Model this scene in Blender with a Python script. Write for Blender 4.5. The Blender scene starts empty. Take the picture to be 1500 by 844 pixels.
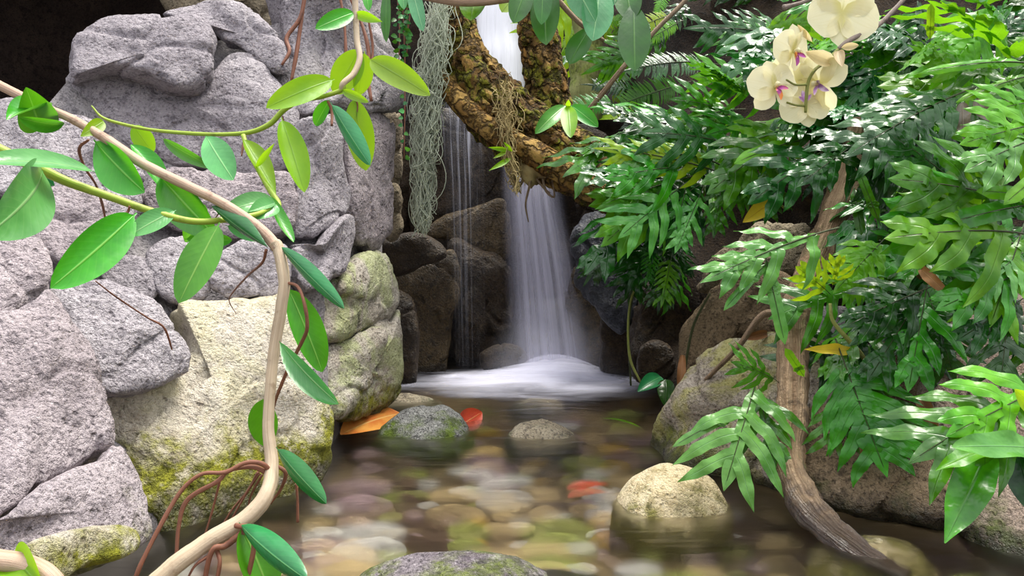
import bpy, math, random
import numpy as np
from mathutils import Vector, Matrix, noise as mn

# ------------------------------------------------------------------ camera, sky, sun, exposure
SC = bpy.context.scene
COL = SC.collection
F, CX, HY, CH = 1200.0, 750.0, 350.0, 0.35      # focal length in px, image centre, horizon row, eye height over the water (m)
cam_d = bpy.data.cameras.new('camera'); cam = bpy.data.objects.new('camera', cam_d); COL.objects.link(cam)
cam.location = (0, 0, CH); cam.rotation_euler = (math.radians(90), 0, 0)
cam_d.sensor_width = 36.0; cam_d.lens = 36.0 * F / 1500.0
cam_d.shift_y = -(422.0 - HY) / 1500.0
cam_d.clip_start = 0.02; cam_d.clip_end = 60
SC.camera = cam

w = bpy.data.worlds.new('overcast_sky'); SC.world = w; w.use_nodes = True
wn, wl = w.node_tree.nodes, w.node_tree.links; wn.clear()
wo = wn.new('ShaderNodeOutputWorld'); wb = wn.new('ShaderNodeBackground'); wt = wn.new('ShaderNodeTexCoord')
ws = wn.new('ShaderNodeSeparateXYZ'); wr = wn.new('ShaderNodeValToRGB')
wl.new(wt.outputs['Generated'], ws.inputs[0]); wl.new(ws.outputs['Z'], wr.inputs[0]); wl.new(wr.outputs[0], wb.inputs[0]); wl.new(wb.outputs[0], wo.inputs[0])
wr.color_ramp.elements[0].position = 0.0; wr.color_ramp.elements[0].color = (.16, .17, .19, 1)
wr.color_ramp.elements[1].position = 1.0; wr.color_ramp.elements[1].color = (1.0, 1.0, 1.06, 1)
wb.inputs[1].default_value = 1.9

sun_d = bpy.data.lights.new('sun', 'SUN'); sun = bpy.data.objects.new('sun', sun_d); COL.objects.link(sun)
sun_d.energy = 4.6; sun_d.angle = math.radians(30); sun_d.color = (1.0, .96, .86)
sun_dir = Vector((0.30, 0.22, 1.15)).normalized()         # where the sun stands: high, a little to the right
sun.rotation_euler = sun_dir.to_track_quat('Z', 'Y').to_euler()
sun.location = (1, 3, 5)

SC.view_settings.view_transform = 'Standard'; SC.view_settings.look = 'None'
SC.view_settings.gamma = 1.0; SC.view_settings.use_curve_mapping = False
SC.view_settings.exposure = 0.58
SC.cycles.use_denoising = True
SC.cycles.transparent_max_bounces = 24
SC.cycles.max_bounces = 10

# ------------------------------------------------------------------ helpers
random.seed(7)
RND = random.Random(11)
def P(px, py, d):
    return Vector(((px - CX) / F * d, d, CH + (HY - py) / F * d))
def water_depth(py): return F * CH / (py - HY)
EYE = Vector((0, 0, CH))
UP = Vector((0, 0, 1))

def tag(o, label=None, cat=None, group=None, kind=None):
    if label: o['label'] = label
    if cat: o['category'] = cat
    if group: o['group'] = group
    if kind: o['kind'] = kind
    return o
def root_at(name, loc, label, cat, group=None):
    o = bpy.data.objects.new(name, None); COL.objects.link(o); o.location = loc; o.empty_display_size = .02
    return tag(o, label, cat, group)
def mesh_of(name, verts, faces, uvs=None, mat=None, smooth=True):
    me = bpy.data.meshes.new(name)
    me.from_pydata([tuple(v) for v in verts], [], faces)
    if uvs is not None:
        uvl = me.uv_layers.new(name='UVMap')
        li = np.empty(len(me.loops), dtype=np.int32); me.loops.foreach_get('vertex_index', li)
        uvl.data.foreach_set('uv', np.asarray(uvs, dtype=np.float32)[li].ravel())
    if mat: me.materials.append(mat)
    if smooth: me.shade_smooth()
    me.update()
    return me
def link(name, me, parent=None, loc=None, M=None):
    o = bpy.data.objects.new(name, me); COL.objects.link(o)
    if parent: o.parent = parent
    if M is not None: o.matrix_local = M
    elif loc is not None: o.location = loc
    return o
def cr(pts, n):
    """Catmull-Rom through rows of numbers, n samples."""
    p = np.asarray(pts, float)
    k = len(p)
    if k == 2: p = np.array([p[0], p[0] * .67 + p[1] * .33, p[0] * .33 + p[1] * .67, p[1]]); k = 4
    e = np.vstack([2 * p[0] - p[1], p, 2 * p[-1] - p[-2]])
    out = []
    for u in np.linspace(0, k - 1, n):
        i = min(int(u), k - 2); t = u - i
        a, b, c, d = e[i], e[i + 1], e[i + 2], e[i + 3]
        out.append(.5 * ((2 * b) + (-a + c) * t + (2 * a - 5 * b + 4 * c - d) * t * t + (-a + 3 * b - 3 * c + d) * t ** 3))
    return np.array(out)
def grid_faces(nu, nv, wrap=False):
    f = []
    for i in range(nu - 1):
        for j in range(nv if wrap else nv - 1):
            k = (j + 1) % nv
            f.append((i * nv + j, i * nv + k, (i + 1) * nv + k, (i + 1) * nv + j))
    return f

# ------------------------------------------------------------------ materials
class NT:
    def __init__(s, name):
        s.m = bpy.data.materials.new(name); s.m.use_nodes = True
        s.n, s.l = s.m.node_tree.nodes, s.m.node_tree.links; s.n.clear()
        s.out = s.n.new('ShaderNodeOutputMaterial')
    def node(s, t, **kw):
        x = s.n.new('ShaderNode' + t)
        for k, v in kw.items():
            if isinstance(v, bpy.types.NodeSocket): s.l.new(v, x.inputs[k])
            elif k in x.inputs.keys(): x.inputs[k].default_value = v
            else: setattr(x, k, v)
        return x
    def set(s, x, i, v):
        if isinstance(v, bpy.types.NodeSocket): s.l.new(v, x.inputs[i])
        else: x.inputs[i].default_value = v
    def math(s, op, a, b=0.0, clamp=False):
        x = s.n.new('ShaderNodeMath'); x.operation = op; x.use_clamp = clamp
        s.set(x, 0, a); s.set(x, 1, b); return x.outputs[0]
    def noise(s, vec, scale, detail=4, rough=.55, dist=0.0):
        x = s.n.new('ShaderNodeTexNoise'); s.l.new(vec, x.inputs['Vector'])
        x.inputs['Scale'].default_value = scale; x.inputs['Detail'].default_value = detail
        x.inputs['Roughness'].default_value = rough; x.inputs['Distortion'].default_value = dist
        return x.outputs['Fac']
    def step(s, v, a, b, lo=0.0, hi=1.0):
        x = s.n.new('ShaderNodeMapRange'); x.interpolation_type = 'SMOOTHSTEP'
        s.set(x, 0, v); x.inputs[1].default_value = a; x.inputs[2].default_value = b
        x.inputs[3].default_value = lo; x.inputs[4].default_value = hi
        return x.outputs[0]
    def mix(s, f, a, b, blend='MIX'):
        x = s.n.new('ShaderNodeMix'); x.data_type = 'RGBA'; x.blend_type = blend
        s.set(x, 0, f); s.set(x, 6, a if isinstance(a, bpy.types.NodeSocket) else (*a, 1) if len(a) == 3 else a)
        s.set(x, 7, b if isinstance(b, bpy.types.NodeSocket) else (*b, 1) if len(b) == 3 else b)
        return x.outputs[2]
    def bump(s, h, strength, dist):
        x = s.n.new('ShaderNodeBump'); s.l.new(h, x.inputs['Height']); x.inputs['Strength'].default_value = strength
        x.inputs['Distance'].default_value = dist; return x.outputs[0]
    def bsdf(s, color, rough, spec=.5, normal=None, **kw):
        x = s.n.new('ShaderNodeBsdfPrincipled'); s.set(x, 'Base Color', color if isinstance(color, bpy.types.NodeSocket) else (*color, 1))
        s.set(x, 'Roughness', rough); x.inputs['Specular IOR Level'].default_value = spec
        if normal is not None: s.l.new(normal, x.inputs['Normal'])
        for k, v in kw.items(): s.set(x, k, v)
        return x.outputs[0]
    def done(s, sh): s.l.new(sh, s.out.inputs[0]); return s.m

def rock_mat(name, c1, c2, dark, light=None, scale=1.0, rough=.85, spec=.3, moss=None, lichen=None, wet=0.05, grain=.5, pits=.5):
    """c1/c2 large patches, dark specks and stains; moss = (z level, strength); wet = height of the damp band over the waterline."""
    t = NT(name); pos = t.node('NewGeometry').outputs['Position']
    n1 = t.noise(pos, 5 * scale, 5, .6, .4); n2 = t.noise(pos, 42 * scale, 5, .7); n3 = t.noise(pos, 210 * scale, 3, .75)
    n4 = t.noise(pos, 14 * scale, 6, .65, .8)
    c = t.mix(t.step(n1, .38, .62), c1, c2)
    if light: c = t.mix(t.step(n4, .55, .75, 0, .7), c, light)
    c = t.mix(t.step(n2, .50, .66, 0, .62), c, dark)
    c = t.mix(t.step(t.noise(pos, 9 * scale, 7, .72, 1.2), .54, .70, 0, .38), c, tuple(x * 1.5 for x in dark))
    c = t.mix(t.step(n3, .52, .64, 0, min(1, grain * 1.4)), c, dark)
    c = t.mix(t.step(n3, .46, .30, 0, grain * .7), c, tuple(min(1, x * 1.35) for x in (light or c2)))
    sep = t.node('SeparateXYZ', Vector=pos) if False else None
    z = t.n.new('ShaderNodeSeparateXYZ'); t.l.new(pos, z.inputs[0]); z = z.outputs['Z']
    if lichen:
        c = t.mix(t.step(t.noise(pos, 7.5 * scale, 6, .62, .6), .44, .57, 0, lichen[3]), c, lichen[:3])
    if moss:
        lvl, amt, mc = moss
        zz = t.math('ADD', z, t.math('MULTIPLY', t.math('SUBTRACT', t.noise(pos, 16, 5, .65), .5), .22))
        mfac = t.math('MULTIPLY', t.step(zz, lvl, lvl - .05), t.step(t.noise(pos, 38, 5, .7), .30, .50, 0, amt))
        c = t.mix(mfac, c, t.mix(t.step(t.noise(pos, 70, 3), .4, .62), mc, tuple(x * .45 for x in mc)))
    r = rough
    if wet:
        zw = t.math('ADD', z, t.math('MULTIPLY', t.math('SUBTRACT', n4, .5), .05))
        wf = t.step(zw, wet, wet * .35)
        c = t.mix(wf, c, t.mix(.72, c, (.015, .013, .012)))
        r = t.step(wf, 0, 1, rough, .28)
    h = t.math('ADD', t.math('MULTIPLY', n2, .55), t.math('ADD', t.math('MULTIPLY', n3, .22), t.math('MULTIPLY', n4, .8)))
    vo = t.n.new('ShaderNodeTexVoronoi'); t.l.new(pos, vo.inputs['Vector']); vo.inputs['Scale'].default_value = 95 * scale
    pf = t.math('MULTIPLY', t.step(vo.outputs['Distance'], .36, .10), t.step(n2, .44, .56))
    c = t.mix(t.math('MULTIPLY', pf, pits), c, dark)
    h = t.math('SUBTRACT', h, t.math('MULTIPLY', pf, pits * .6))
    b1 = t.n.new('ShaderNodeBump'); t.l.new(h, b1.inputs['Height']); b1.inputs['Strength'].default_value = .65; b1.inputs['Distance'].default_value = .028
    b2 = t.n.new('ShaderNodeBump'); t.l.new(n3, b2.inputs['Height']); b2.inputs['Strength'].default_value = .55; b2.inputs['Distance'].default_value = .006; t.l.new(b1.outputs[0], b2.inputs['Normal'])
    return t.done(t.bsdf(c, r, spec, b2.outputs[0]))

GREY = rock_mat('grey_granite', (.36, .325, .35), (.47, .43, .45), (.12, .105, .12), (.60, .555, .58), moss=(.05, .9, (.17, .19, .025)))
GREYP = rock_mat('pinkish_granite', (.37, .315, .33), (.47, .405, .42), (.12, .10, .11), (.58, .515, .53), moss=(.085, .9, (.17, .19, .025)))
GREYD = rock_mat('shaded_granite', (.31, .285, .30), (.40, .37, .37), (.11, .10, .11), (.52, .48, .48))  # darker copy of the grey granite, shade put into its colour
SANDY = rock_mat('sandy_limestone', (.54, .475, .37), (.62, .56, .47), (.27, .22, .16), (.70, .65, .57), moss=(.115, 1.0, (.27, .27, .02)), lichen=(.62, .57, .30, .4), grain=.35)
SANDG = rock_mat('pale_lichen_rock', (.46, .40, .33), (.56, .51, .44), (.16, .13, .10), (.66, .61, .54), moss=(.085, 1.0, (.25, .26, .02)), lichen=(.44, .52, .18, .55))
OLIVE = rock_mat('olive_brown_rock', (.25, .20, .13), (.34, .28, .19), (.07, .055, .035), (.42, .36, .25), wet=.0)
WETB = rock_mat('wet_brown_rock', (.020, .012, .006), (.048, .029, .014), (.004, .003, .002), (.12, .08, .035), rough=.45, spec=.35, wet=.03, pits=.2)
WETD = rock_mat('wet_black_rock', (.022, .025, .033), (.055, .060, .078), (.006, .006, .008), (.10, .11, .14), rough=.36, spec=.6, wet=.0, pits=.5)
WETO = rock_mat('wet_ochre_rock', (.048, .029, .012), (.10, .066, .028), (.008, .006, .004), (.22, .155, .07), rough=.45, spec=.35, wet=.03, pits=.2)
TAN = rock_mat('tan_sandstone', (.20, .138, .078), (.29, .21, .125), (.045, .031, .019), (.38, .29, .19), wet=.055, moss=(.05, .8, (.08, .10, .02)))
PINK = rock_mat('pink_tan_rock', (.33, .25, .195), (.41, .32, .255), (.10, .07, .05), (.50, .40, .33), wet=.03, moss=(.05, .9, (.10, .14, .02)))
LICH = rock_mat('yellow_lichen_rock', (.34, .29, .23), (.48, .42, .35), (.09, .07, .05), (.58, .52, .45), lichen=(.44, .42, .09, .6), moss=(.06, .9, (.16, .18, .02)), wet=.03)
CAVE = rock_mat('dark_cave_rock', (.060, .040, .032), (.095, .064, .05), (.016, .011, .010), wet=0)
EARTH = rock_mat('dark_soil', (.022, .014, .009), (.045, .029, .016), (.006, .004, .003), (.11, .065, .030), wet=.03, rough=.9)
BED = rock_mat('gravel_bed', (.15, .105, .055), (.26, .19, .10), (.05, .033, .02), (.36, .28, .16), wet=0, scale=1.3)

def leaf_mat(name, col, dark, rib, rough=.3, trans=.35, tcol=None, veins=12, spot=None, wavy=0.0):
    spec = .48 if wavy else .5
    t = NT(name); uv = t.node('UVMap').outputs[0] if False else t.n.new('ShaderNodeTexCoord').outputs['UV']
    pos = t.node('NewGeometry').outputs['Position']
    s = t.n.new('ShaderNodeSeparateXYZ'); t.l.new(uv, s.inputs[0]); u, v = s.outputs[0], s.outputs[1]
    au = t.math('ABSOLUTE', t.math('SUBTRACT', u, .5))
    c = t.mix(t.step(t.noise(pos, 22, 4, .6), .35, .68), col, dark)
    ve = t.math('SINE', t.math('MULTIPLY', t.math('SUBTRACT', v, t.math('MULTIPLY', au, .45)), veins * 6.283))
    c = t.mix(t.math('MULTIPLY', t.step(ve, .80, 1.0), .07), c, rib)
    c = t.mix(t.step(au, .030, .012, 0, .75), c, rib)
    if spot: c = t.mix(t.step(t.noise(pos, 30, 4, .7), .55, .66, 0, .85), c, spot)
    rnd = t.n.new('ShaderNodeObjectInfo').outputs['Random']
    hs = t.n.new('ShaderNodeHueSaturation'); t.l.new(c, hs.inputs['Color'])
    t.set(hs, 'Hue', t.step(rnd, 0, 1, .488, .512)); t.set(hs, 'Value', t.step(rnd, 0, 1, .82, 1.2)); c = hs.outputs[0]
    h = t.math('ADD', t.math('MULTIPLY', ve, .03), t.math('MULTIPLY', t.step(au, .045, 0), .8))
    if wavy: h = t.math('ADD', h, t.math('MULTIPLY', t.noise(pos, 75, 2, .5), wavy))
    else: h = t.math('ADD', h, t.math('MULTIPLY', t.noise(pos, 45, 3, .5), 1.6))
    nb = t.bump(h, .35, .0015 if not wavy else .004)
    b = t.bsdf(c, rough, spec, nb)
    tr = t.n.new('ShaderNodeBsdfTranslucent')
    if tcol: t.l.new(t.mix(.75, c, tcol), tr.inputs[0])
    else: t.l.new(c, tr.inputs[0])
    ms = t.n.new('ShaderNodeMixShader'); ms.inputs[0].default_value = trans; t.l.new(b, ms.inputs[1]); t.l.new(tr.outputs[0], ms.inputs[2])
    return t.done(ms.outputs[0])
L_GREEN = leaf_mat('vine_leaf_green', (.055, .33, .010), (.028, .21, .008), (.24, .50, .09), .30, .30, (.16, .50, .01))
L_DEEP = leaf_mat('vine_leaf_deep_green', (.018, .19, .045), (.012, .12, .030), (.10, .32, .09), .27, .15)
L_LIME = leaf_mat('vine_leaf_lime', (.25, .46, .012), (.17, .38, .010), (.14, .30, .02), .38, .5, (.38, .65, .01))
L_PALE = leaf_mat('vine_leaf_sheen', (.10, .36, .09), (.06, .27, .06), (.28, .52, .20), .24, .25)  # paler green: part of the sky sheen is painted into the colour
L_RUB = leaf_mat('broad_leaf', (.020, .15, .012), (.012, .09, .010), (.10, .28, .05), .32, .30, (.14, .42, .01))
L_RUBB = leaf_mat('broad_leaf_bluish', (.06, .24, .08), (.035, .17, .05), (.22, .40, .18), .26, .2)
FERN = leaf_mat('fern_green', (.046, .23, .004), (.014, .10, .003), (.05, .16, .02), .27, .24, (.14, .40, .01), veins=5, wavy=1.0)
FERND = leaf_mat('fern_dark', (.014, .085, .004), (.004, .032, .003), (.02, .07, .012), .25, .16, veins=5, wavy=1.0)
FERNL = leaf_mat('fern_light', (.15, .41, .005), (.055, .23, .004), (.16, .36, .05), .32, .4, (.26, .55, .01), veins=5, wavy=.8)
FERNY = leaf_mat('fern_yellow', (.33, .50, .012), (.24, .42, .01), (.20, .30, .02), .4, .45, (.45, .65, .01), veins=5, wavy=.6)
FERNB = leaf_mat('fern_bluish', (.018, .13, .014), (.006, .060, .007), (.04, .14, .05), .24, .2, veins=5, wavy=1.0)
FERNW = leaf_mat('fern_sky_sheen', (.13, .37, .06), (.06, .24, .03), (.16, .36, .14), .26, .3, veins=5, wavy=1.0)  # pale colour mimics the sky reflected on the fronds
YELLOW = leaf_mat('yellow_leaf', (.62, .46, .02), (.50, .38, .02), (.45, .25, .02), .4, .3)
DRY = leaf_mat('dry_brown_leaf', (.26, .12, .035), (.14, .06, .02), (.36, .20, .08), .7, .15)
BRONZE = leaf_mat('bronze_leaf', (.20, .17, .11), (.14, .12, .07), (.26, .20, .13), .3, .2)
REDL = leaf_mat('red_fallen_leaf', (.55, .055, .020), (.36, .045, .025), (.65, .25, .08), .4, .15)
ORANGE = leaf_mat('orange_fallen_leaf', (.62, .27, .06), (.55, .13, .03), (.70, .42, .15), .35, .2)
MAIDEN = leaf_mat('maidenhair_leaf', (.12, .34, .03), (.07, .22, .02), (.10, .25, .03), .45, .4)

def wood_mat(name, c1, c2, dark, rough=.7, scale=1.0, moss=None, stretch=True, bump=.6, wet=0):
    t = NT(name); pos = t.node('NewGeometry').outputs['Position']
    uv = t.n.new('ShaderNodeTexCoord').outputs['UV']
    mp = t.n.new('ShaderNodeMapping'); t.l.new(uv, mp.inputs[0]); mp.inputs['Scale'].default_value = (26 * scale, 2.2 * scale, 1) if stretch else (6, 6, 1)
    g = t.noise(mp.outputs[0], 1.0, 5, .65, .6); n = t.noise(pos, 60 * scale, 4, .7)
    c = t.mix(t.step(g, .35, .65), c1, c2)
    c = t.mix(t.step(n, .55, .72, 0, .7), c, dark)
    if moss: c = t.mix(t.step(t.noise(pos, 13, 6, .7, .5), moss[3], moss[3] + .10, 0, .92), c, t.mix(t.step(t.noise(pos, 90, 3, .7), .35, .65), moss[:3], tuple(x * .35 for x in moss[:3])))
    h = t.math('ADD', t.math('MULTIPLY', g, .9), t.math('MULTIPLY', n, .6))
    if wet:
        z = t.n.new('ShaderNodeSeparateXYZ'); t.l.new(pos, z.inputs[0])
        wf = t.step(t.math('ADD', z.outputs['Z'], t.math('MULTIPLY', t.math('SUBTRACT', n, .5), .08)), wet, wet * .25)
        c = t.mix(wf, c, t.mix(.80, c, (.020, .015, .022))); rough = t.step(wf, 0, 1, rough, .2)
    return t.done(t.bsdf(c, rough, .3 if not wet else .5, t.bump(h, bump, .008 if not wet else .014)))
STEM = wood_mat('woody_vine_stem', (.34, .22, .15), (.46, .33, .24), (.20, .11, .07), .55, 1.0, None, True, .3)
STEMP = wood_mat('pale_vine_stem', (.38, .29, .19), (.50, .40, .28), (.22, .14, .08), .5, 1.0, None, True, .3)
STEMG = wood_mat('green_vine_stem', (.24, .34, .03), (.30, .40, .05), (.16, .20, .03), .45, 1.0, None, True, .12)
ROOTR = wood_mat('red_brown_root', (.15, .056, .032), (.24, .10, .058), (.08, .03, .018), .5, 1.0, None, True, .25)
def bark_mat(name, c1, c2, crack, moss, mlev):
    t = NT(name); pos = t.node('NewGeometry').outputs['Position']
    wp = t.n.new('ShaderNodeVectorMath'); wp.operation = 'ADD'; t.l.new(pos, wp.inputs[0])
    nz = t.n.new('ShaderNodeTexNoise'); t.l.new(pos, nz.inputs['Vector']); nz.inputs['Scale'].default_value = 30; nz.inputs['Detail'].default_value = 4
    sc = t.n.new('ShaderNodeVectorMath'); sc.operation = 'SCALE'; sc.inputs['Scale'].default_value = .075; t.l.new(nz.outputs['Color'], sc.inputs[0]); t.l.new(sc.outputs[0], wp.inputs[1])
    vo = t.n.new('ShaderNodeTexVoronoi'); vo.feature = 'DISTANCE_TO_EDGE'; t.l.new(wp.outputs[0], vo.inputs['Vector']); vo.inputs['Scale'].default_value = 30
    v2 = t.n.new('ShaderNodeTexVoronoi'); t.l.new(wp.outputs[0], v2.inputs['Vector']); v2.inputs['Scale'].default_value = 30
    n = t.noise(pos, 120, 5, .75); g = t.noise(pos, 24, 5, .7, .6)
    c = t.mix(t.step(v2.outputs['Color'], .25, .75), c1, c2)
    c = t.mix(t.step(n, .50, .68, 0, .8), c, crack)
    c = t.mix(t.step(g, mlev, mlev + .1, 0, .9), c, t.mix(t.step(n, .38, .6), moss, tuple(x * .3 for x in moss)))
    e = vo.outputs['Distance']; c = t.mix(t.step(e, .14, .0, 0, .8), c, crack)
    h = t.math('ADD', t.math('MULTIPLY', t.step(e, 0, .22), 1.0), t.math('MULTIPLY', n, .5))
    return t.done(t.bsdf(c, .9, .2, t.bump(h, 1.0, .012)))
BARK = bark_mat('cork_bark', (.12, .065, .020), (.28, .17, .05), (.014, .009, .005), (.27, .27, .025), .47)
BARKL = bark_mat('golden_bark', (.25, .13, .032), (.40, .25, .075), (.025, .014, .007), (.27, .24, .03), .56)
ROOTB = wood_mat('brown_trunk', (.25, .165, .10), (.38, .275, .18), (.10, .06, .035), .75, .8, (.27, .29, .10, .60), True, .9)
ROOTW = wood_mat('wet_brown_trunk', (.23, .14, .070), (.42, .29, .165), (.065, .038, .020), .7, .8, (.30, .31, .10, .56), True, 1.0, wet=.075)
FARTRUNK = wood_mat('mossy_far_trunk', (.17, .18, .06), (.24, .25, .09), (.07, .07, .03), .9, .8, (.22, .27, .05, .5), True, .6)
STALK = wood_mat('dark_fern_stalk', (.045, .060, .020), (.07, .08, .03), (.02, .015, .01), .5)
STALKG = wood_mat('green_stalk', (.22, .25, .05), (.30, .32, .08), (.14, .12, .03), .5)
TWIG = wood_mat('grey_twig', (.22, .17, .14), (.32, .26, .22), (.10, .07, .06), .7)
SPMOSS = wood_mat('pale_hanging_moss', (.42, .47, .36), (.52, .56, .44), (.25, .28, .18), .9, 1, None, False, .1)
DRYMOSS = wood_mat('dry_moss', (.30, .23, .10), (.38, .30, .14), (.15, .10, .04), .9, 1, None, False, .1)

def petal_mat():
    t = NT('orchid_petal'); uv = t.n.new('ShaderNodeTexCoord').outputs['UV']
    s = t.n.new('ShaderNodeSeparateXYZ'); t.l.new(uv, s.inputs[0])
    mp = t.n.new('ShaderNodeMapping'); t.l.new(uv, mp.inputs[0]); mp.inputs['Scale'].default_value = (22, 1.2, 1)
    g = t.noise(mp.outputs[0], 1.0, 3, .5)
    c = t.mix(t.step(g, .4, .7, 0, .35), (.84, .80, .54), (.74, .68, .36))
    c = t.mix(t.step(s.outputs[1], .30, .02, 0, .6), c, (.70, .66, .20))
    b = t.bsdf(c, .55, .3); tr = t.n.new('ShaderNodeBsdfTranslucent'); t.l.new(c, tr.inputs[0])
    ms = t.n.new('ShaderNodeMixShader'); ms.inputs[0].default_value = .4; t.l.new(b, ms.inputs[1]); t.l.new(tr.outputs[0], ms.inputs[2])
    return t.done(ms.outputs[0])
PETAL = petal_mat()
BUD = leaf_mat('withered_bud', (.66, .56, .34), (.52, .40, .20), (.60, .48, .28), .6, .3)
LIP = (lambda t: t.done(t.bsdf(t.mix(t.step(t.noise(t.node('NewGeometry').outputs['Position'], 90, 2), .42, .58), (.55, .12, .45), (.75, .28, .05)), .45, .4)))(NT('orchid_lip'))
LIPW = (lambda t: t.done(t.bsdf(t.mix(t.step(t.noise(t.node('NewGeometry').outputs['Position'], 90, 2), .45, .6), (.72, .58, .72), (.56, .30, .62)), .45, .4)))(NT('orchid_lip_pale'))

def water_mat():
    t = NT('stream_water'); pos = t.node('NewGeometry').outputs['Position']
    mp = t.n.new('ShaderNodeMapping'); t.l.new(pos, mp.inputs[0]); mp.inputs['Scale'].default_value = (1.0, 2.6, 1)
    h = t.math('ADD', t.noise(mp.outputs[0], 9, 2, .4, .6), t.math('MULTIPLY', t.noise(mp.outputs[0], 30, 2, .5), .18))
    nb = t.bump(h, .30, .012)
    gl = t.n.new('ShaderNodeBsdfGlossy'); gl.inputs['Roughness'].default_value = .16; t.l.new(nb, gl.inputs['Normal'])
    tp = t.n.new('ShaderNodeBsdfTransparent'); tp.inputs[0].default_value = (.97, .96, .92, 1)
    rf = t.n.new('ShaderNodeBsdfRefraction'); rf.inputs['Color'].default_value = (.97, .96, .90, 1); rf.inputs['Roughness'].default_value = .42; rf.inputs['IOR'].default_value = 1.10
    t.l.new(nb, rf.inputs['Normal'])
    m1 = t.n.new('ShaderNodeMixShader'); m1.inputs[0].default_value = .62; t.l.new(tp.outputs[0], m1.inputs[1]); t.l.new(rf.outputs[0], m1.inputs[2])
    fr = t.n.new('ShaderNodeFresnel'); fr.inputs['IOR'].default_value = 1.15; t.l.new(nb, fr.inputs['Normal'])
    m2 = t.n.new('ShaderNodeMixShader'); t.l.new(fr.outputs[0], m2.inputs[0]); t.l.new(m1.outputs[0], m2.inputs[1]); t.l.new(gl.outputs[0], m2.inputs[2])
    return t.done(m2.outputs[0])
WATER = water_mat()
def veil_mat(name, col, alpha, lo, hi, streak=16, fade=True, vfade=None):
    """Falling water: white threads with clear gaps between them; v runs down the fall, u across it."""
    t = NT(name); uv = t.n.new('ShaderNodeTexCoord').outputs['UV']
    s = t.n.new('ShaderNodeSeparateXYZ'); t.l.new(uv, s.inputs[0]); u, v = s.outputs[0], s.outputs[1]
    mp = t.n.new('ShaderNodeMapping'); t.l.new(uv, mp.inputs[0]); mp.inputs['Scale'].default_value = (streak, .9, 1)
    g = t.noise(mp.outputs[0], 1.0, 4, .6, .15)
    a = t.step(g, lo, hi, .10, 1.0)
    if fade:
        au = t.math('ABSOLUTE', t.math('SUBTRACT', u, .5)); a = t.math('MULTIPLY', a, t.step(au, .5, .18))
    if vfade: a = t.math('MULTIPLY', a, t.step(v, vfade[0], vfade[1]))
    a = t.math('MULTIPLY', a, alpha)
    d = t.n.new('ShaderNodeBsdfDiffuse'); d.inputs[0].default_value = (*col, 1)
    tl = t.n.new('ShaderNodeBsdfTranslucent'); tl.inputs[0].default_value = (*col, 1)
    m = t.n.new('ShaderNodeMixShader'); m.inputs[0].default_value = .5; t.l.new(d.outputs[0], m.inputs[1]); t.l.new(tl.outputs[0], m.inputs[2])
    tp = t.n.new('ShaderNodeBsdfTransparent')
    x = t.n.new('ShaderNodeMixShader'); t.l.new(a, x.inputs[0]); t.l.new(tp.outputs[0], x.inputs[1]); t.l.new(m.outputs[0], x.inputs[2])
    return t.done(x.outputs[0])
VEIL_TOP = veil_mat('sunlit_falling_water', (.95, .96, 1.0), .97, .15, .5, 14)  # whiter, denser copy of the falling water, sunlight put into its colour
VEIL_LOW = veil_mat('falling_water', (.78, .77, .93), .44, .25, .72, 12)
VEIL_THIN = veil_mat('thin_falling_water', (.85, .87, 1.0), .62, .48, .66, 13, True, (1.15, .15))
MIST = veil_mat('thin_mist', (.90, .91, 1.0), .20, .2, .8, 2.5, True, (0.0, .55))
def foam_mat():
    t = NT('white_foam'); uv = t.n.new('ShaderNodeTexCoord').outputs['UV']
    pos = t.node('NewGeometry').outputs['Position']
    s = t.n.new('ShaderNodeSeparateXYZ'); t.l.new(uv, s.inputs[0])
    mp = t.n.new('ShaderNodeMapping'); t.l.new(pos, mp.inputs[0]); mp.inputs['Scale'].default_value = (2.2, 5.5, 5)
    g = t.noise(mp.outputs[0], 2.4, 4, .6, .5)
    r = t.math('ADD', s.outputs[0], t.math('MULTIPLY', t.math('SUBTRACT', g, .5), 1.1))
    a = t.step(r, 1.05, .15, 0, .46)
    a = t.math('MULTIPLY', a, t.step(s.outputs[0], 1.0, .75))
    d = t.n.new('ShaderNodeBsdfDiffuse'); d.inputs[0].default_value = (.82, .82, .97, 1)
    tp = t.n.new('ShaderNodeBsdfTransparent')
    x = t.n.new('ShaderNodeMixShader'); t.l.new(a, x.inputs[0]); t.l.new(tp.outputs[0], x.inputs[1]); t.l.new(d.outputs[0], x.inputs[2])
    return t.done(x.outputs[0])
FOAM = foam_mat()

# ------------------------------------------------------------------ the lie of the banks: depth of the rock face behind each picture point
def DL(px, py):
    b = np.interp(px, [-300, 0, 100, 200, 470, 520, 575, 640], [.70, .80, .875, .97, 1.24, 1.5, 1.75, 2.05])
    k = np.interp(px, [0, 300, 575], [.52, .42, .14])
    return float(b + max(-.25, (650 - py) / 650.0) * k)
def DR(px, py):
    b = np.interp(px, [900, 930, 975, 1180, 1385, 1500, 1900], [2.05, 1.92, 1.38, 1.13, 1.02, .97, .8])
    return float(b + max(-.25, (650 - py) / 650.0) * .55)

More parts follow.
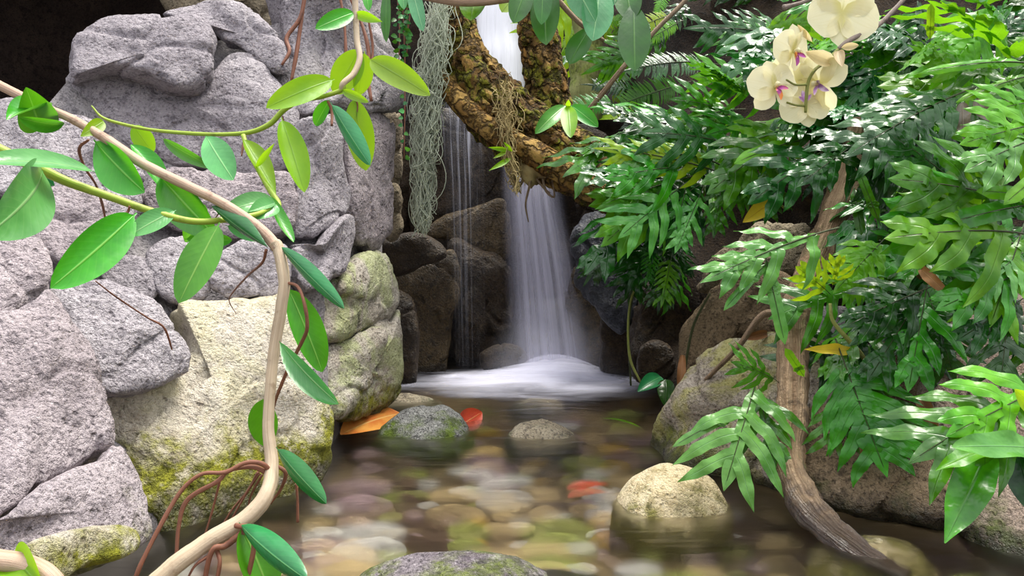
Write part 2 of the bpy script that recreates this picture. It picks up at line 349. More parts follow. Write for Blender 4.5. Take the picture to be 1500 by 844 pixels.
def boulder(poly, depth, mat, label, front=.55, back=.5, e=.62, amp=.024, off=0.0, seed=0, name='boulder', n=112, rings=42, group=None, freq=9.0, ridge=.5, flat=.35, parent=None):
    """A rounded block: its outline at its own depth, swollen towards the viewer by front*size and away by back*size, roughened by noise.
    depth: number or function of the picture point."""
    e *= .82; front *= .72; k = len(poly)
    cx = sum(p[0] for p in poly) / k; cy = sum(p[1] for p in poly) / k
    dc = depth(cx, cy) if callable(depth) else depth
    pts = []
    for (x, y) in poly:
        d = depth(x, y) if callable(depth) else depth
        d = dc + (d - dc) * (1 - flat) + off
        pts.append(P(cx + (x - cx) * 1.05, cy + (y - cy) * 1.05, d))
    p = np.array(pts); closed = np.vstack([p, p[:1]])
    e4 = np.vstack([p[-1:], closed, p[1:2]])
    out = []
    for u in np.linspace(0, k, n, endpoint=False):
        i = int(u); t = u - i
        a, b, c, d = e4[i], e4[i + 1], e4[i + 2], e4[i + 3]
        out.append(.5 * ((2 * b) + (-a + c) * t + (2 * a - 5 * b + 4 * c - d) * t * t + (-a + 3 * b - 3 * c + d) * t ** 3))
    O = np.array(out); C = O.mean(0)
    U, S, Vt = np.linalg.svd(O - C); N = Vt[2]
    view = np.array(EYE) - C; view /= np.linalg.norm(view)
    if N @ view < 0: N = -N
    N = N * .55 + view * .45; N /= np.linalg.norm(N)
    ext = (O - C); size = np.sqrt((np.linalg.norm(ext, axis=1) ** 2).mean())
    bf, bk = size * front, size * back
    V = []; nb = max(6, rings // 3)
    ths = list(np.linspace(-math.pi / 2, 0, nb, endpoint=False)[1:]) + list(np.linspace(0, math.pi / 2, rings))[:-1]
    for th in ths:
        r = math.cos(th) ** e; s = math.copysign(abs(math.sin(th)) ** e, th)
        h = s * (bf if th > 0 else bk)
        V.append(C + ext * r + N * h)
    rows = len(ths)
    V = np.vstack(V + [np.array([C - N * bk, C + N * bf])])
    faces = []
    for i in range(rows - 1):
        for j in range(n):
            m = (j + 1) % n
            faces.append((i * n + j, i * n + m, (i + 1) * n + m, (i + 1) * n + j))
    ib, it = rows * n, rows * n + 1
    for j in range(n):
        m = (j + 1) % n
        faces.append((ib, m, j)); faces.append((it, (rows - 1) * n + j, (rows - 1) * n + m))
    so = Vector((seed * 3.17, seed * 1.71, -seed * 2.3))
    A = amp * size / .12 if size < .12 else amp
    A = min(A, size * .30)
    V2 = V.copy()
    for i, v in enumerate(V):
        vv = Vector(v)
        q = vv * freq + so
        d = mn.fractal(q * .55, 1.0, 2.0, 3) * 1.0 - ridge * abs(mn.noise(q * .8 + Vector((5, 1, 2)))) * 1.2 + mn.fractal(q * 3.0, 1.0, 2.1, 4) * .24 + mn.fractal(q * 11, 1, 2, 3) * .10 - max(0, .07 - abs(mn.noise(q * .9 + Vector((9, 4, 7))))) * 7.0
        dirv = v - C; ln = np.linalg.norm(dirv) + 1e-9
        V2[i] = v + dirv / ln * d * A
    # orient outward
    a, b, c = (V2[faces[0][q]] for q in range(3))
    if np.dot(np.cross(b - a, c - a), a - C) < 0: faces = [f[::-1] for f in faces]
    org = Vector((C[0], C[1], max(0, V2[:, 2].min())))
    me = mesh_of(name, V2 - np.array(org), faces, None, mat)
    o = link(name, me, parent, org if not parent else org - parent.location)
    if label: tag(o, label, 'rock' if name == 'boulder' else 'stone', group)
    return o

def tube_mesh(path, radii, seg=8, mat=None, rough=0.0, name='stem', freq=40, cap=True):
    path = np.asarray(path, float); n = len(path)
    T = np.gradient(path, axis=0); T /= np.linalg.norm(T, axis=1)[:, None] + 1e-12
    ref = np.array([0, 0, 1.0]) if abs(T[0][2]) < .9 else np.array([1.0, 0, 0])
    V, UV = [], []
    x = np.cross(ref, T[0]); x /= np.linalg.norm(x)
    L = np.concatenate([[0], np.cumsum(np.linalg.norm(np.diff(path, axis=0), axis=1))]); L /= max(L[-1], 1e-9)
    for i in range(n):
        x = x - T[i] * (x @ T[i]); x /= np.linalg.norm(x) + 1e-12
        y = np.cross(T[i], x)
        for j in range(seg):
            a = 2 * math.pi * j / seg
            dv = x * math.cos(a) + y * math.sin(a)
            r = radii[i]
            if rough:
                q = Vector(path[i] + dv * r) * freq
                r = r * (1 + rough * (mn.fractal(q, 1, 2, 3)))
            V.append(path[i] + dv * r); UV.append((j / seg, L[i]))
    F_ = grid_faces(n, seg, True)
    if cap:
        V.append(path[0]); UV.append((.5, 0)); V.append(path[-1]); UV.append((.5, 1))
        for j in range(seg):
            F_.append((n * seg, (j + 1) % seg, j)); F_.append((n * seg + 1, (n - 1) * seg + j, (n - 1) * seg + (j + 1) % seg))
    return V, F_, UV
def stem(rows, mat, parent, name='stem', seg=8, n=None, rough=0.0, freq=40, label=None):
    """rows of (px, py, depth, width in px)."""
    if name in ('aerial_root', 'root_strand'): rows = [(a, b, c, w_ * .80) for a, b, c, w_ in rows]
    r = cr(rows, n or max(8, 7 * len(rows)))
    path = np.array([P(a, b, c) for a, b, c, _ in r]); rad = np.maximum(r[:, 3] * .5 / F * r[:, 2], 2e-4)
    V, F_, UV = tube_mesh(path, rad, seg, mat, rough, name, freq)
    org = np.array(parent.location) if parent else np.zeros(3)
    o = link(name, mesh_of(name, np.array(V) - org, F_, UV, mat), parent)
    if label: o['label'] = label
    return o

# ---- leaves: upper side +z, along +y, built flat, folded, bent, then laid from base to tip
PROF = {
 'ellip': lambda t: .045 if t < .06 else max(.03, math.sin(math.pi * ((t - .055) / .945) ** .95) ** .58),
 'obov': lambda t: .045 if t < .06 else max(.03, math.sin(math.pi * ((t - .055) / .945) ** 1.25) ** .6),
 'lance': lambda t: max(.03, math.sin(math.pi * t ** .8) ** .9),
 'ovate': lambda t: max(.03, math.sin(math.pi * t ** .75) ** .75),
 'petal': lambda t: max(.12, math.sin(math.pi * min(1, .06 + .94 * t ** 1.1)) ** .5),
}
def leaf_geo(wid, prof='ellip', fold=.25, bend=.4, roll=0.0, wave=0.0, n=14, m=6, twist=0.0, ph=0.0):
    """Unit-length leaf; wid is width over length."""
    V, UV = [], []; pr = PROF[prof]; y = z = 0.0; pv = 0
    for i in range(n + 1):
        t = i / n; th = bend * (t - .0)
        if i: y += math.cos(th) / n; z -= math.sin(th) / n
        hw = wid * .5 * pr(t)
        for j in range(m + 1):
            s = -1 + 2 * j / m
            ang = fold * abs(s) + roll * s * s
            xx = s * hw * math.cos(ang * .8); up = abs(s) * hw * math.sin(ang)
            up += wave * hw * math.sin(t * 15 + ph + (s > 0) * 1.2) * s * s
            tw = twist * t; xx, up = xx * math.cos(tw) - up * math.sin(tw), xx * math.sin(tw) + up * math.cos(tw)
            V.append((xx, y + up * math.sin(th), z + up * math.cos(th))); UV.append((j / m, t))
    return np.array(V), grid_faces(n + 1, m + 1), UV
def basis(B, T, face, tiplocal, toward=None):
    """Matrix taking the local chord (0, ty, tz) to B->T, its upper side turned to the viewer and rolled by face degrees."""
    B, T = Vector(B), Vector(T)
    ch = T - B; L = ch.length; yd = ch.normalized()
    v = (toward if toward is not None else (EYE - (B + T) * .5)).normalized()
    zd = (v - yd * v.dot(yd)).normalized()
    zd = Matrix.Rotation(math.radians(face), 3, yd) @ zd
    xd = yd.cross(zd)
    tl = Vector(tiplocal); sc = L / tl.length
    ly = tl.normalized(); lx = Vector((1, 0, 0)); lz = lx.cross(ly)
    R = Matrix((xd, yd, zd)).transposed() @ Matrix((lx, ly, lz))
    M = R.to_4x4() @ Matrix.Scale(sc, 4); M.translation = B
    return M
def leaf(parent, b, t, wpx, mat, face=0, prof='ellip', fold=.25, bend=.4, roll=0., wave=0., twist=0., name='leaf', label=None, toward=None, n=20, ph=0.):
    """b, t: (px, py, depth) of base and tip; wpx: width in px."""
    B, T = P(*b), P(*t)
    L = (T - B).length; wid = wpx / F * (b[2] + t[2]) * .5 / L
    V, F_, UV = leaf_geo(wid, prof, fold, bend, roll, wave, n, 6, twist, ph)
    tip = V[-4]
    M = basis(B, T, face, (0, tip[1], tip[2]), toward)
    org = parent.location if parent else Vector((0, 0, 0))
    W = [(M @ Vector(v)) - org for v in V]
    o = link(name, mesh_of(name, W, F_, UV, mat), parent)
    if label: o['label'] = label
    return o

# ---- lobed fern fronds
def frond_geo(npairs=6, lobe=.42, wing=.035, ang=62, lw=.075, wave=.02, bend=.6, droop=.5, seed=0, stalk=.16, taper='mid', fwd=0.0, lobe_n=13):
    rnd = random.Random(seed); V, F_, UV = [], [], []
    def strip(cen, dirs, hw, wv, ph, v0, v1, kk=15):
        b = len(V); k = len(cen)
        for i in range(k):
            nx, ny = -dirs[i][1], dirs[i][0]; s_ = i / (k - 1)
            for j, s in enumerate((-1, -.5, 0, .5, 1)):
                zz = wv * math.sin(ph + s_ * kk + (.9 if s > 0 else 0)) * (.18 + .82 * abs(s)) * (1 - .5 * s_) - abs(s) * hw[i] * .10
                V.append([cen[i][0] + nx * hw[i] * s, cen[i][1] + ny * hw[i] * s, zz]); UV.append(((s + 1) / 2, v0 + (v1 - v0) * s_))
        for i in range(k - 1):
            for j in range(4): F_.append((b + i * 5 + j, b + i * 5 + j + 1, b + (i + 1) * 5 + j + 1, b + (i + 1) * 5 + j))
    # wing and end lobe along the rachis
    st = np.linspace(stalk, 1, 30)
    hw = []
    for s in st:
        q = (s - stalk) / (1 - stalk)
        base = wing * (min(1, q * 6) * .9 + .1)
        if q > .72: base = wing + (lw * .55 - wing) * math.sin(min(1, (q - .72) / .12) * math.pi / 2)
        if q > .82: base *= max(.02, 1 - ((q - .82) / .18) ** 1.6)
        hw.append(base)
    strip([(0, s) for s in st], [(0, 1)] * len(st), hw, wave * .4, rnd.random() * 6, 0, 1, 40)
    for i in range(npairs):
        q = (i + .35) / npairs * .80 + .02
        for sd in (-1, 1):
            if rnd.random() < .04: continue
            qq = q + rnd.uniform(-.018, .018); y0 = stalk + qq * (1 - stalk)
            sh = {'mid': .55 + .45 * math.sin(math.pi * min(1, (qq + .18) * .95)), 'base': 1.0 - .62 * qq, 'even': .95 - .3 * qq ** 2}[taper]
            ln = lobe * sh * rnd.uniform(.85, 1.12)
            a = math.radians(ang - 22 * qq + rnd.uniform(-7, 7) - fwd)
            cen, dirs, h2 = [], [], []; x, y = 0.0, y0
            for k in range(lobe_n + 1):
                s_ = k / lobe_n; aa = a - .35 * s_ + .12 * math.sin(s_ * 5 + i)
                dx, dy = math.sin(aa) * sd, math.cos(aa)
                cen.append((x, y)); dirs.append((dx, dy))
                w_ = lw * .5 * (1.15 - .25 * s_) * (1 if s_ < .55 else max(.03, 1 - ((s_ - .55) / .45) ** 1.5)) * rnd.uniform(.9, 1.1)
                h2.append(w_)
                x += dx * ln / lobe_n; y += dy * ln / lobe_n
            strip(cen, dirs, h2, wave, rnd.random() * 6, .1, .95)
    V = np.array(V)
    # droop sideways and bend along the length
    out = V.copy(); x, y, z = V[:, 0], V[:, 1], V[:, 2] - droop * V[:, 0] ** 2 * 1.3
    th = bend * y
    if abs(bend) > 1e-3:
        R = 1 / bend
        out[:, 1] = np.sin(th) * (R + z); out[:, 2] = np.cos(th) * (R + z) - R
    else: out[:, 1], out[:, 2] = y, z
    return out, F_, UV
def arc(y, bend):
    if abs(bend) < 1e-3: return (0, y, 0)
    return (0, math.sin(bend * y) / bend, (math.cos(bend * y) - 1) / bend)
FR = {}
def frond_kind(key, mats, **kw):
    V, F_, UV = frond_geo(**kw); b = kw.get('bend', .6)
    d = {'tip': arc(1, b)}
    me = mesh_of('frond', V, F_, UV, None); d['me'] = {}
    for m in mats:
        c = me.copy(); c.materials.append(m); d['me'][m.name] = c
    ys = np.linspace(-.02, .93, 12)
    path = [arc(y, b) for y in ys]; path = [(p[0], p[1], p[2] + .004) for p in path]
    sv, sf, su = tube_mesh(path, np.linspace(.0065, .0015, 12), 5)
    d['stalk'] = mesh_of('stalk', sv, sf, su, STALK)
    FR[key] = d
ALLF = [FERN, FERND, FERNL, FERNY, FERNB, FERNW]
frond_kind('wide', ALLF, npairs=4, lobe=.50, wing=.040, ang=64, lw=.088, wave=.020, bend=.8, droop=.55, seed=1)
frond_kind('wide2', ALLF, npairs=5, lobe=.46, wing=.035, ang=58, lw=.075, wave=.020, bend=.5, droop=.9, seed=2, taper='base')
frond_kind('long', ALLF, npairs=7, lobe=.30, wing=.028, ang=64, lw=.054, wave=.013, bend=.7, droop=1.0, seed=3, taper='even')
frond_kind('long2', ALLF, npairs=8, lobe=.28, wing=.025, ang=58, lw=.046, wave=.012, bend=1.0, droop=1.1, seed=4)
frond_kind('few', ALLF, npairs=3, lobe=.55, wing=.045, ang=52, lw=.105, wave=.024, bend=.6, droop=.5, seed=5, taper='base')
frond_kind('fan', ALLF, npairs=7, lobe=.44, wing=.085, ang=56, lw=.076, wave=.022, bend=.45, droop=.7, seed=6)
frond_kind('sword', ALLF, npairs=20, lobe=.15, wing=.008, ang=80, lw=.026, wave=.003, bend=.6, droop=.8, seed=7, taper='mid', lobe_n=4)
frond_kind('single', ALLF, npairs=1, lobe=.16, wing=.070, ang=40, lw=.13, wave=.018, bend=.7, droop=.4, seed=8, taper='base', stalk=.1)
def frond(parent, b, t, key, mat, face=0, sx=1.0, stalk=True, name='frond', label=None, toward=None):
    B, T = P(*b), P(*t); k = FR[key]
    M = basis(B, T, face, k['tip'], toward)
    M = Matrix.Translation(-parent.location) @ M @ Matrix.Diagonal((sx, 1, 1, 1))
    o = bpy.data.objects.new(name, k['me'][mat.name]); COL.objects.link(o); o.parent = parent; o.matrix_local = M
    if stalk:
        s = bpy.data.objects.new('stalk', k['stalk']); COL.objects.link(s); s.parent = o
        s.matrix_local = Matrix.Diagonal((1 / sx, 1, 1, 1))
    if label: o['label'] = label
    return o

# ================================================================== THE SETTING
def sheet(name, nu, nv, fn, mat, label, cat, amp=.05, freq=5, seed=0, kind='structure'):
    V = []
    so = Vector((seed * 5.1, 2.2 * seed, seed))
    for i in range(nu):
        for j in range(nv):
            p = fn(i / (nu - 1), j / (nv - 1)); q = p * freq + so
            d = mn.fractal(q, 1, 2, 4) * .8 - abs(mn.noise(q * .7 + Vector((3, 3, 3)))) * 1.1 + .4
            dv = (p - EYE).normalized()
            V.append(p - dv * d * amp)
    o = link(name, mesh_of(name, V, grid_faces(nu, nv), None, mat))
    return tag(o, label, cat, None, kind)

# pool bed, under 7-9 cm of water, reaching back under the fall and past the frame on both sides
def bed(u, v): return Vector((-2.6 + 5.6 * u, -1.0 + 5.4 * v, -.085))
sheet('floor', 60, 60, bed, BED, 'gravelly brown stream bed under the shallow water', 'stream bed', .025, 6, 1)
def wl_(u, v):
    px = -420 + 980 * u
    top = np.interp(px, [-420, 0, 60, 115, 200, 320, 420, 600], [185, 185, 165, 100, 70, 60, 30, -150])
    py = top + (900 - top) * v
    return P(px, py, DL(px, py) + .075)
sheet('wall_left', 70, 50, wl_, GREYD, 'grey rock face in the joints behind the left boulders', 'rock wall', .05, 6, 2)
def wr_(u, v):
    px = 905 + 1000 * u; top = -260; py = top + (900 - top) * v
    return P(px, py, DR(px, py) + .32)
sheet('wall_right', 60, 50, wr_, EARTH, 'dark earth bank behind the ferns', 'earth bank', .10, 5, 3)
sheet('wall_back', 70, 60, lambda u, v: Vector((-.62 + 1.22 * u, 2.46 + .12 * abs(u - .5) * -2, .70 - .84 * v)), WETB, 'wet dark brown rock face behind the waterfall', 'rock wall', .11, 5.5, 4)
# the upper ledge over which the stream comes, and the far cliff
sheet('trim_1', 40, 30, lambda u, v: Vector((-.75 + 1.5 * u, 3.55 - 1.1 * v, .70 - .02 * v)), WETB, 'wet rock ledge above the lower waterfall', 'rock ledge', .05, 6, 5)
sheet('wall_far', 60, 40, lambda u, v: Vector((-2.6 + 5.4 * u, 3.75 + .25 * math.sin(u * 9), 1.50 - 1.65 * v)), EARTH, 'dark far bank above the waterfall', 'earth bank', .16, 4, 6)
# hollow in the rocks at the upper left: side wall, and a roof added out of view to keep it dark
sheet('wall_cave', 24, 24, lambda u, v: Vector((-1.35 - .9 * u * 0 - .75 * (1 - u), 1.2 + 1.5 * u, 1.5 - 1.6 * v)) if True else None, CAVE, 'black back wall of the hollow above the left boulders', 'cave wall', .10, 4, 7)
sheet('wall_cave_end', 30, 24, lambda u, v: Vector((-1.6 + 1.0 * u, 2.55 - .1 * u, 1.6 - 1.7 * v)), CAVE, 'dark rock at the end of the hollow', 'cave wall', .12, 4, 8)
sheet('shade_roof', 30, 24, lambda u, v: Vector((-2.3 + 1.65 * u, 1.35 + 1.4 * v, 1.22 + .05 * v)), CAVE, 'unseen rock slab added above the hollow to darken it', 'added shade roof', .05, 4, 9)

# water surface, foam and falls
V = []; nx, ny = 90, 90
for i in range(nx):
    for j in range(ny):
        x, y = -2.4 + 5 * i / (nx - 1), -.6 + 3.3 * j / (ny - 1)
        V.append((x, y, .0025 * mn.noise(Vector((x * 6, y * 15, 0)))))
tag(link('pool_water', mesh_of('pool_water', V, [f[::-1] for f in grid_faces(nx, ny)], None, WATER)), 'smooth clear brownish water of the shallow pool', 'water', None, 'stuff')

def fall(name, rows, mat, label, layers=2, n=40, m=24, off=.03, group=None):
    """rows: (px centre, py, depth, width px) from the lip down."""
    r = cr(rows, n); mid = P(*r[n // 2][:3])
    o0 = root_at(name, P(*r[-1][:3]), label, 'waterfall', group)
    for L in range(layers):
        V, UV = [], []
        for i in range(n):
            cx, cy, d, wd = r[i]
            for j in range(m):
                s = j / (m - 1); a = (s - .5) * 2
                p = P(cx + a * wd * .5, cy, d)
                p.y += off * L - .05 * (1 - a * a) * (i / n) + .010 * mn.noise(Vector((s * 9 + L * 7, i * .07, 1)))
                V.append(p - o0.location); UV.append((s * (1 + .13 * L) + 0 if L == 0 else s, i / (n - 1) + L * .37))
        link('water_veil', mesh_of('water_veil', V, grid_faces(n, m), UV, mat), o0)
    return o0
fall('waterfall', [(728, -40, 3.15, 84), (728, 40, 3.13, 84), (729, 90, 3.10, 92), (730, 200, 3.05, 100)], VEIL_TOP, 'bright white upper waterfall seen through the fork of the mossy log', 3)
fall('waterfall', [(772, 165, 2.36, 86), (776, 215, 2.30, 92), (782, 300, 2.24, 100), (796, 420, 2.18, 118), (808, 545, 2.12, 140)], VEIL_LOW, 'veil of water falling into the pool under the log', 3)
fall('waterfall', [(675, 150, 2.20, 74), (677, 200, 2.19, 70), (681, 300, 2.17, 64), (686, 552, 2.12, 58)], VEIL_THIN, 'thin separate threads of water left of the main fall', 1)
fall('mist', [(806, 440, 2.06, 120), (810, 480, 2.05, 170), (812, 520, 2.03, 220), (812, 556, 2.02, 260)], MIST, 'faint mist drifting over the foot of the waterfall', 2, off=.06)['category'] = 'mist'
# foam spreading over the pool where the fall lands: low rounded sheets
fo = root_at('foam', P(800, 540, 2.12), 'white misty foam spreading where the waterfall lands', 'foam')
for L, (cx, cy, rx, ry, hz) in enumerate([(.06, 1.98, .42, .26, .012), (.08, 2.03, .32, .20, .022), (.10, 2.08, .24, .15, .034), (.11, 2.11, .17, .10, .048)]):
    V, UV = [], []; nr, na = 18, 48
    for i in range(nr):
        r_ = i / (nr - 1)
        for j in range(na):
            a = 2 * math.pi * j / na
            z = .004 + hz * (1 - r_ * r_) ** 2
            V.append(Vector((cx + rx * r_ * math.cos(a), cy + ry * r_ * math.sin(a), z)) - fo.location); UV.append((r_, j / na))
    link('foam_sheet', mesh_of('foam_sheet', V, grid_faces(nr, na, True), UV, FOAM), fo)

# ================================================================== BOULDERS, LEFT BANK
B = boulder
B([(97,100),(108,62),(145,36),(200,22),(240,25),(290,30),(315,50),(320,85),(312,112),(292,131),(262,133),(228,121),(190,110),(150,106),(125,113),(104,118)], DL, GREY, 'rounded grey boulder at the top of the left bank against the dark hollow', off=-.02, seed=1, front=.5)
B([(106,125),(135,104),(200,104),(260,122),(310,118),(335,84),(372,90),(402,120),(424,170),(430,240),(400,252),(330,250),(245,243),(190,225),(150,190),(120,158)], DL, GREY, 'broad grey boulder under the top boulder, crossed by the thin green vine', off=.05, seed=2, front=.32, e=.5, n=96)
B([(246,24),(290,10),(340,4),(372,15),(400,42),(419,76),(420,104),(402,108),(382,98),(356,80),(328,66),(312,46),(280,34)], DL, GREY, 'grey knob of rock right of the top boulder', off=.02, seed=3, front=.5)
B([(247,-40),(350,-45),(455,-40),(462,20),(440,62),(405,55),(375,22),(320,10),(262,24)], DL, OLIVE, 'brownish rock in the gap behind the grey knob at the top', off=.22, seed=4, front=.4)
B([(404,-30),(470,-40),(520,0),(556,44),(578,88),(589,130),(582,156),(560,168),(510,166),(470,160),(432,168),(412,140),(418,104),(408,60),(402,20)], DL, GREY, 'large grey boulder behind the hanging red roots at top centre', off=.03, seed=5, front=.5, n=96)
B([(424,182),(458,172),(494,178),(497,240),(503,298),(484,330),(448,346),(425,330),(430,250)], DL, GREY, 'upright lavender grey block in the middle of the left bank', off=.03, seed=6, front=.35, e=.45)
B([(424,356),(468,350),(505,316),(512,348),(498,392),(476,420),(442,428),(420,402)], DL, GREY, 'grey wedge of rock below the upright lavender block', off=.01, seed=7, front=.4, e=.5)
B([(498,180),(530,168),(562,172),(568,205),(565,300),(557,352),(540,369),(516,358),(509,330),(500,300)], DL, GREYP, 'tall pinkish column of rock beside the hanging moss', off=.0, seed=8, front=.45, e=.5)
B([(562,170),(588,168),(590,225),(586,268),(566,272),(560,220)], 1.98, OLIVE, 'narrow olive block behind the tall pinkish column', seed=9, front=.5, e=.5)
B([(562,272),(585,268),(595,300),(592,345),(568,352),(556,312)], 1.95, OLIVE, 'small knobbly olive rock under the narrow block', seed=10, front=.6, amp=.05)
B([(225,262),(250,246),(320,249),(400,252),(428,262),(432,322),(405,345),(335,350),(262,338),(225,312),(212,285)], DL, GREYP, 'pale flat faced boulder behind the fork of the brown stem', off=.03, seed=11, front=.3, e=.45)
B([(298,378),(345,352),(400,349),(428,368),(430,420),(412,443),(362,447),(320,441),(296,416)], DL, GREY, 'grey rounded boulder behind the bend of the brown stem', off=-.01, seed=12, front=.5)
B([(215,372),(250,352),(296,360),(303,400),(295,434),(255,442),(222,420)], DL, GREY, 'small grey rock behind the downward hanging green leaf', off=.02, seed=13, front=.5)
B([(148,405),(180,378),(222,388),(232,420),(210,446),(165,440)], DL, GREY, 'small knob of rock under the largest glossy leaf', off=.05, seed=14, front=.5)
B([(-90,170),(0,158),(60,162),(120,182),(172,218),(205,258),(218,300),(190,335),(120,330),(60,300),(0,285),(-90,290)], DL, GREY, 'long pale slab at the left edge under the brown stem', off=.02, seed=15, front=.28, e=.45, n=96)
B([(28,296),(70,272),(130,280),(165,320),(160,370),(110,395),(70,380),(42,345)], DL, GREYP, 'rough grey rock behind the base of the glossy leaf', off=.0, seed=16, front=.4)
B([(-90,330),(0,312),(38,335),(62,372),(68,415),(42,446),(0,470),(-90,480)], DL, GREYP, 'pinkish boulder cut by the left edge of the picture', off=-.03, seed=17, front=.4)
B([(-100,490),(0,468),(40,446),(70,431),(96,462),(120,530),(146,600),(158,650),(140,676),(80,718),(0,768),(-100,790)], DL, GREYP, 'big pinkish grey boulder at the lower left edge', off=-.06, seed=18, front=.35, n=110, rings=34)
B([(72,430),(130,412),(182,424),(222,445),(247,480),(267,512),(272,546),(240,567),(190,578),(138,578),(114,524),(92,466)], DL, GREY, 'grey boulder with a dangling brown root in front', off=-.03, seed=19, front=.45, n=96)
B([(140,570),(205,568),(262,548),(278,505),(262,456),(330,442),(424,438),(446,500),(464,560),(473,640),(466,690),(430,735),(380,765),(300,785),(240,800),(196,745),(166,670),(150,620)], DL, SANDY, 'large pale sandy boulder with yellow lichen behind the vine stem', off=.02, seed=20, front=.38, n=130, rings=40, e=.52)
B([(-90,790),(0,768),(60,728),(138,682),(162,655),(190,690),(200,742),(196,792),(142,815),(90,838),(30,850),(-90,860)], DL, GREYP, 'low grey boulder with a mossy foot at the lower left', off=-.04, seed=21, front=.4, n=96)
B([(30,800),(90,775),(170,770),(198,790),(185,815),(120,838),(75,860),(30,850)], DL, SANDY, 'mossy stone at the waterline in the lower left', off=-.07, seed=22, front=.4)
B([(436,436),(480,420),(512,384),(545,370),(569,398),(574,440),(560,466),(532,486),(500,500),(465,502),(446,470)], DL, SANDG, 'pale greenish boulder beside the dark alcove', off=.02, seed=23, front=.5, n=96)
B([(448,520),(510,496),(556,470),(571,460),(574,520),(571,570),(545,600),(510,612),(480,616),(462,606),(450,570)], DL, SANDG, 'pale boulder with a mossy foot at the edge of the pool', off=.03, seed=24, front=.45, n=96)

# ================================================================== ALCOVE ROCKS
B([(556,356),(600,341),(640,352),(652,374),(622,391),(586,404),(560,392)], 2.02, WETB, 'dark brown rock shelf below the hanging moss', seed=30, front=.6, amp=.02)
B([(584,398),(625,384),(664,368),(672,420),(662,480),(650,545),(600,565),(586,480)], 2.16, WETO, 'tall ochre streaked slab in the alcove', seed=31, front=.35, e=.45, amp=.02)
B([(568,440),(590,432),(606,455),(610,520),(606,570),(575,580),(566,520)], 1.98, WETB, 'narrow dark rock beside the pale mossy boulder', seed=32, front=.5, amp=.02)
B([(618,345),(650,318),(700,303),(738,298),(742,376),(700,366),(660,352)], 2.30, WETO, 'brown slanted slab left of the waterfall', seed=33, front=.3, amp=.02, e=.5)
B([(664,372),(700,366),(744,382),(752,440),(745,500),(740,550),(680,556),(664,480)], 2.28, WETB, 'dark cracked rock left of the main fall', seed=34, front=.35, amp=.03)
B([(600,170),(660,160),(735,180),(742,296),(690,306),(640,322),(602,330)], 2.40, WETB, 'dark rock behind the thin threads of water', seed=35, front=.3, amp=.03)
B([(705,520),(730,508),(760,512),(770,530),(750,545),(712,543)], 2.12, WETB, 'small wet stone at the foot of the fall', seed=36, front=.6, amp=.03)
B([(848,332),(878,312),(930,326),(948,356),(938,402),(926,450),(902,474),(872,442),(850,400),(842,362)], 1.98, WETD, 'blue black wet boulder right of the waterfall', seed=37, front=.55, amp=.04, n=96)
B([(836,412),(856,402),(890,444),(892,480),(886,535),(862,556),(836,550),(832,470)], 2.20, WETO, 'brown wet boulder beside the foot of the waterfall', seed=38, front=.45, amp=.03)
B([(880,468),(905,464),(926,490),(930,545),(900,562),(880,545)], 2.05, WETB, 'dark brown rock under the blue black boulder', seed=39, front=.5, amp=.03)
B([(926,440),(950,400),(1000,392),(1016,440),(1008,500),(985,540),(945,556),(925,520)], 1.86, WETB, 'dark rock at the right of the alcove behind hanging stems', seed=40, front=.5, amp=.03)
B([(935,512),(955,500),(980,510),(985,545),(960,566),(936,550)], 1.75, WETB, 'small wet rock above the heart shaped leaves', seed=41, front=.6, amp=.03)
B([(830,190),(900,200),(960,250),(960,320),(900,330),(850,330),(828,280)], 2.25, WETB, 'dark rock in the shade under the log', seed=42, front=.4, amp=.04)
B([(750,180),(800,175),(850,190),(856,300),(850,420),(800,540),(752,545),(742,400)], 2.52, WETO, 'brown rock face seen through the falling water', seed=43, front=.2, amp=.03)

# ================================================================== BOULDERS, RIGHT BANK
B([(1000,525),(1014,462),(1050,424),(1110,402),(1160,412),(1165,480),(1092,492),(1045,520),(1012,556)], DR, TAN, 'brown boulder behind the pale blurred frond', off=.12, seed=50, front=.4, n=96)
B([(966,655),(996,594),(1020,540),(1072,498),(1120,484),(1180,486),(1240,520),(1262,600),(1240,680),(1180,712),(1120,708),(1050,694),(1000,684)], DR, LICH, 'sloping boulder with yellow lichen beside the pool', off=.0, seed=51, front=.42, n=120, rings=36)
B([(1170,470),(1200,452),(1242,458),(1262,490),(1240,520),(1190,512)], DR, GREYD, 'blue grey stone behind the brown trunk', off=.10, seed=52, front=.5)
B([(1166,640),(1200,600),(1260,588),(1340,606),(1392,640),(1404,720),(1388,768),(1300,758),(1225,748),(1180,730)], DR, TAN, 'low brown ledge at the waterline under the ferns', off=.0, seed=53, front=.42, n=110, rings=34)
B([(1340,580),(1368,522),(1410,460),(1462,425),(1560,400),(1580,820),(1430,800),(1390,750),(1372,690),(1346,640)], DR, PINK, 'large pinkish tan boulder at the right edge', off=.02, seed=54, front=.35, n=120, rings=36)
B([(1250,520),(1300,500),(1360,520),(1362,590),(1300,606),(1255,590)], DR, TAN, 'brown rock in the shade under the dark green frond', off=.10, seed=55, front=.4)
B([(1030,420),(1060,370),(1120,330),(1190,330),(1200,400),(1120,410),(1060,430)], DR, OLIVE, 'weathered brown rock under the hanging ferns', off=.24, seed=56, front=.35, amp=.05)
B([(1190,240),(1240,215),(1300,240),(1330,330),(1290,400),(1220,380),(1190,320)], DR, EARTH, 'brown earthy rock behind the orchid', off=.22, seed=57, front=.4, amp=.05)

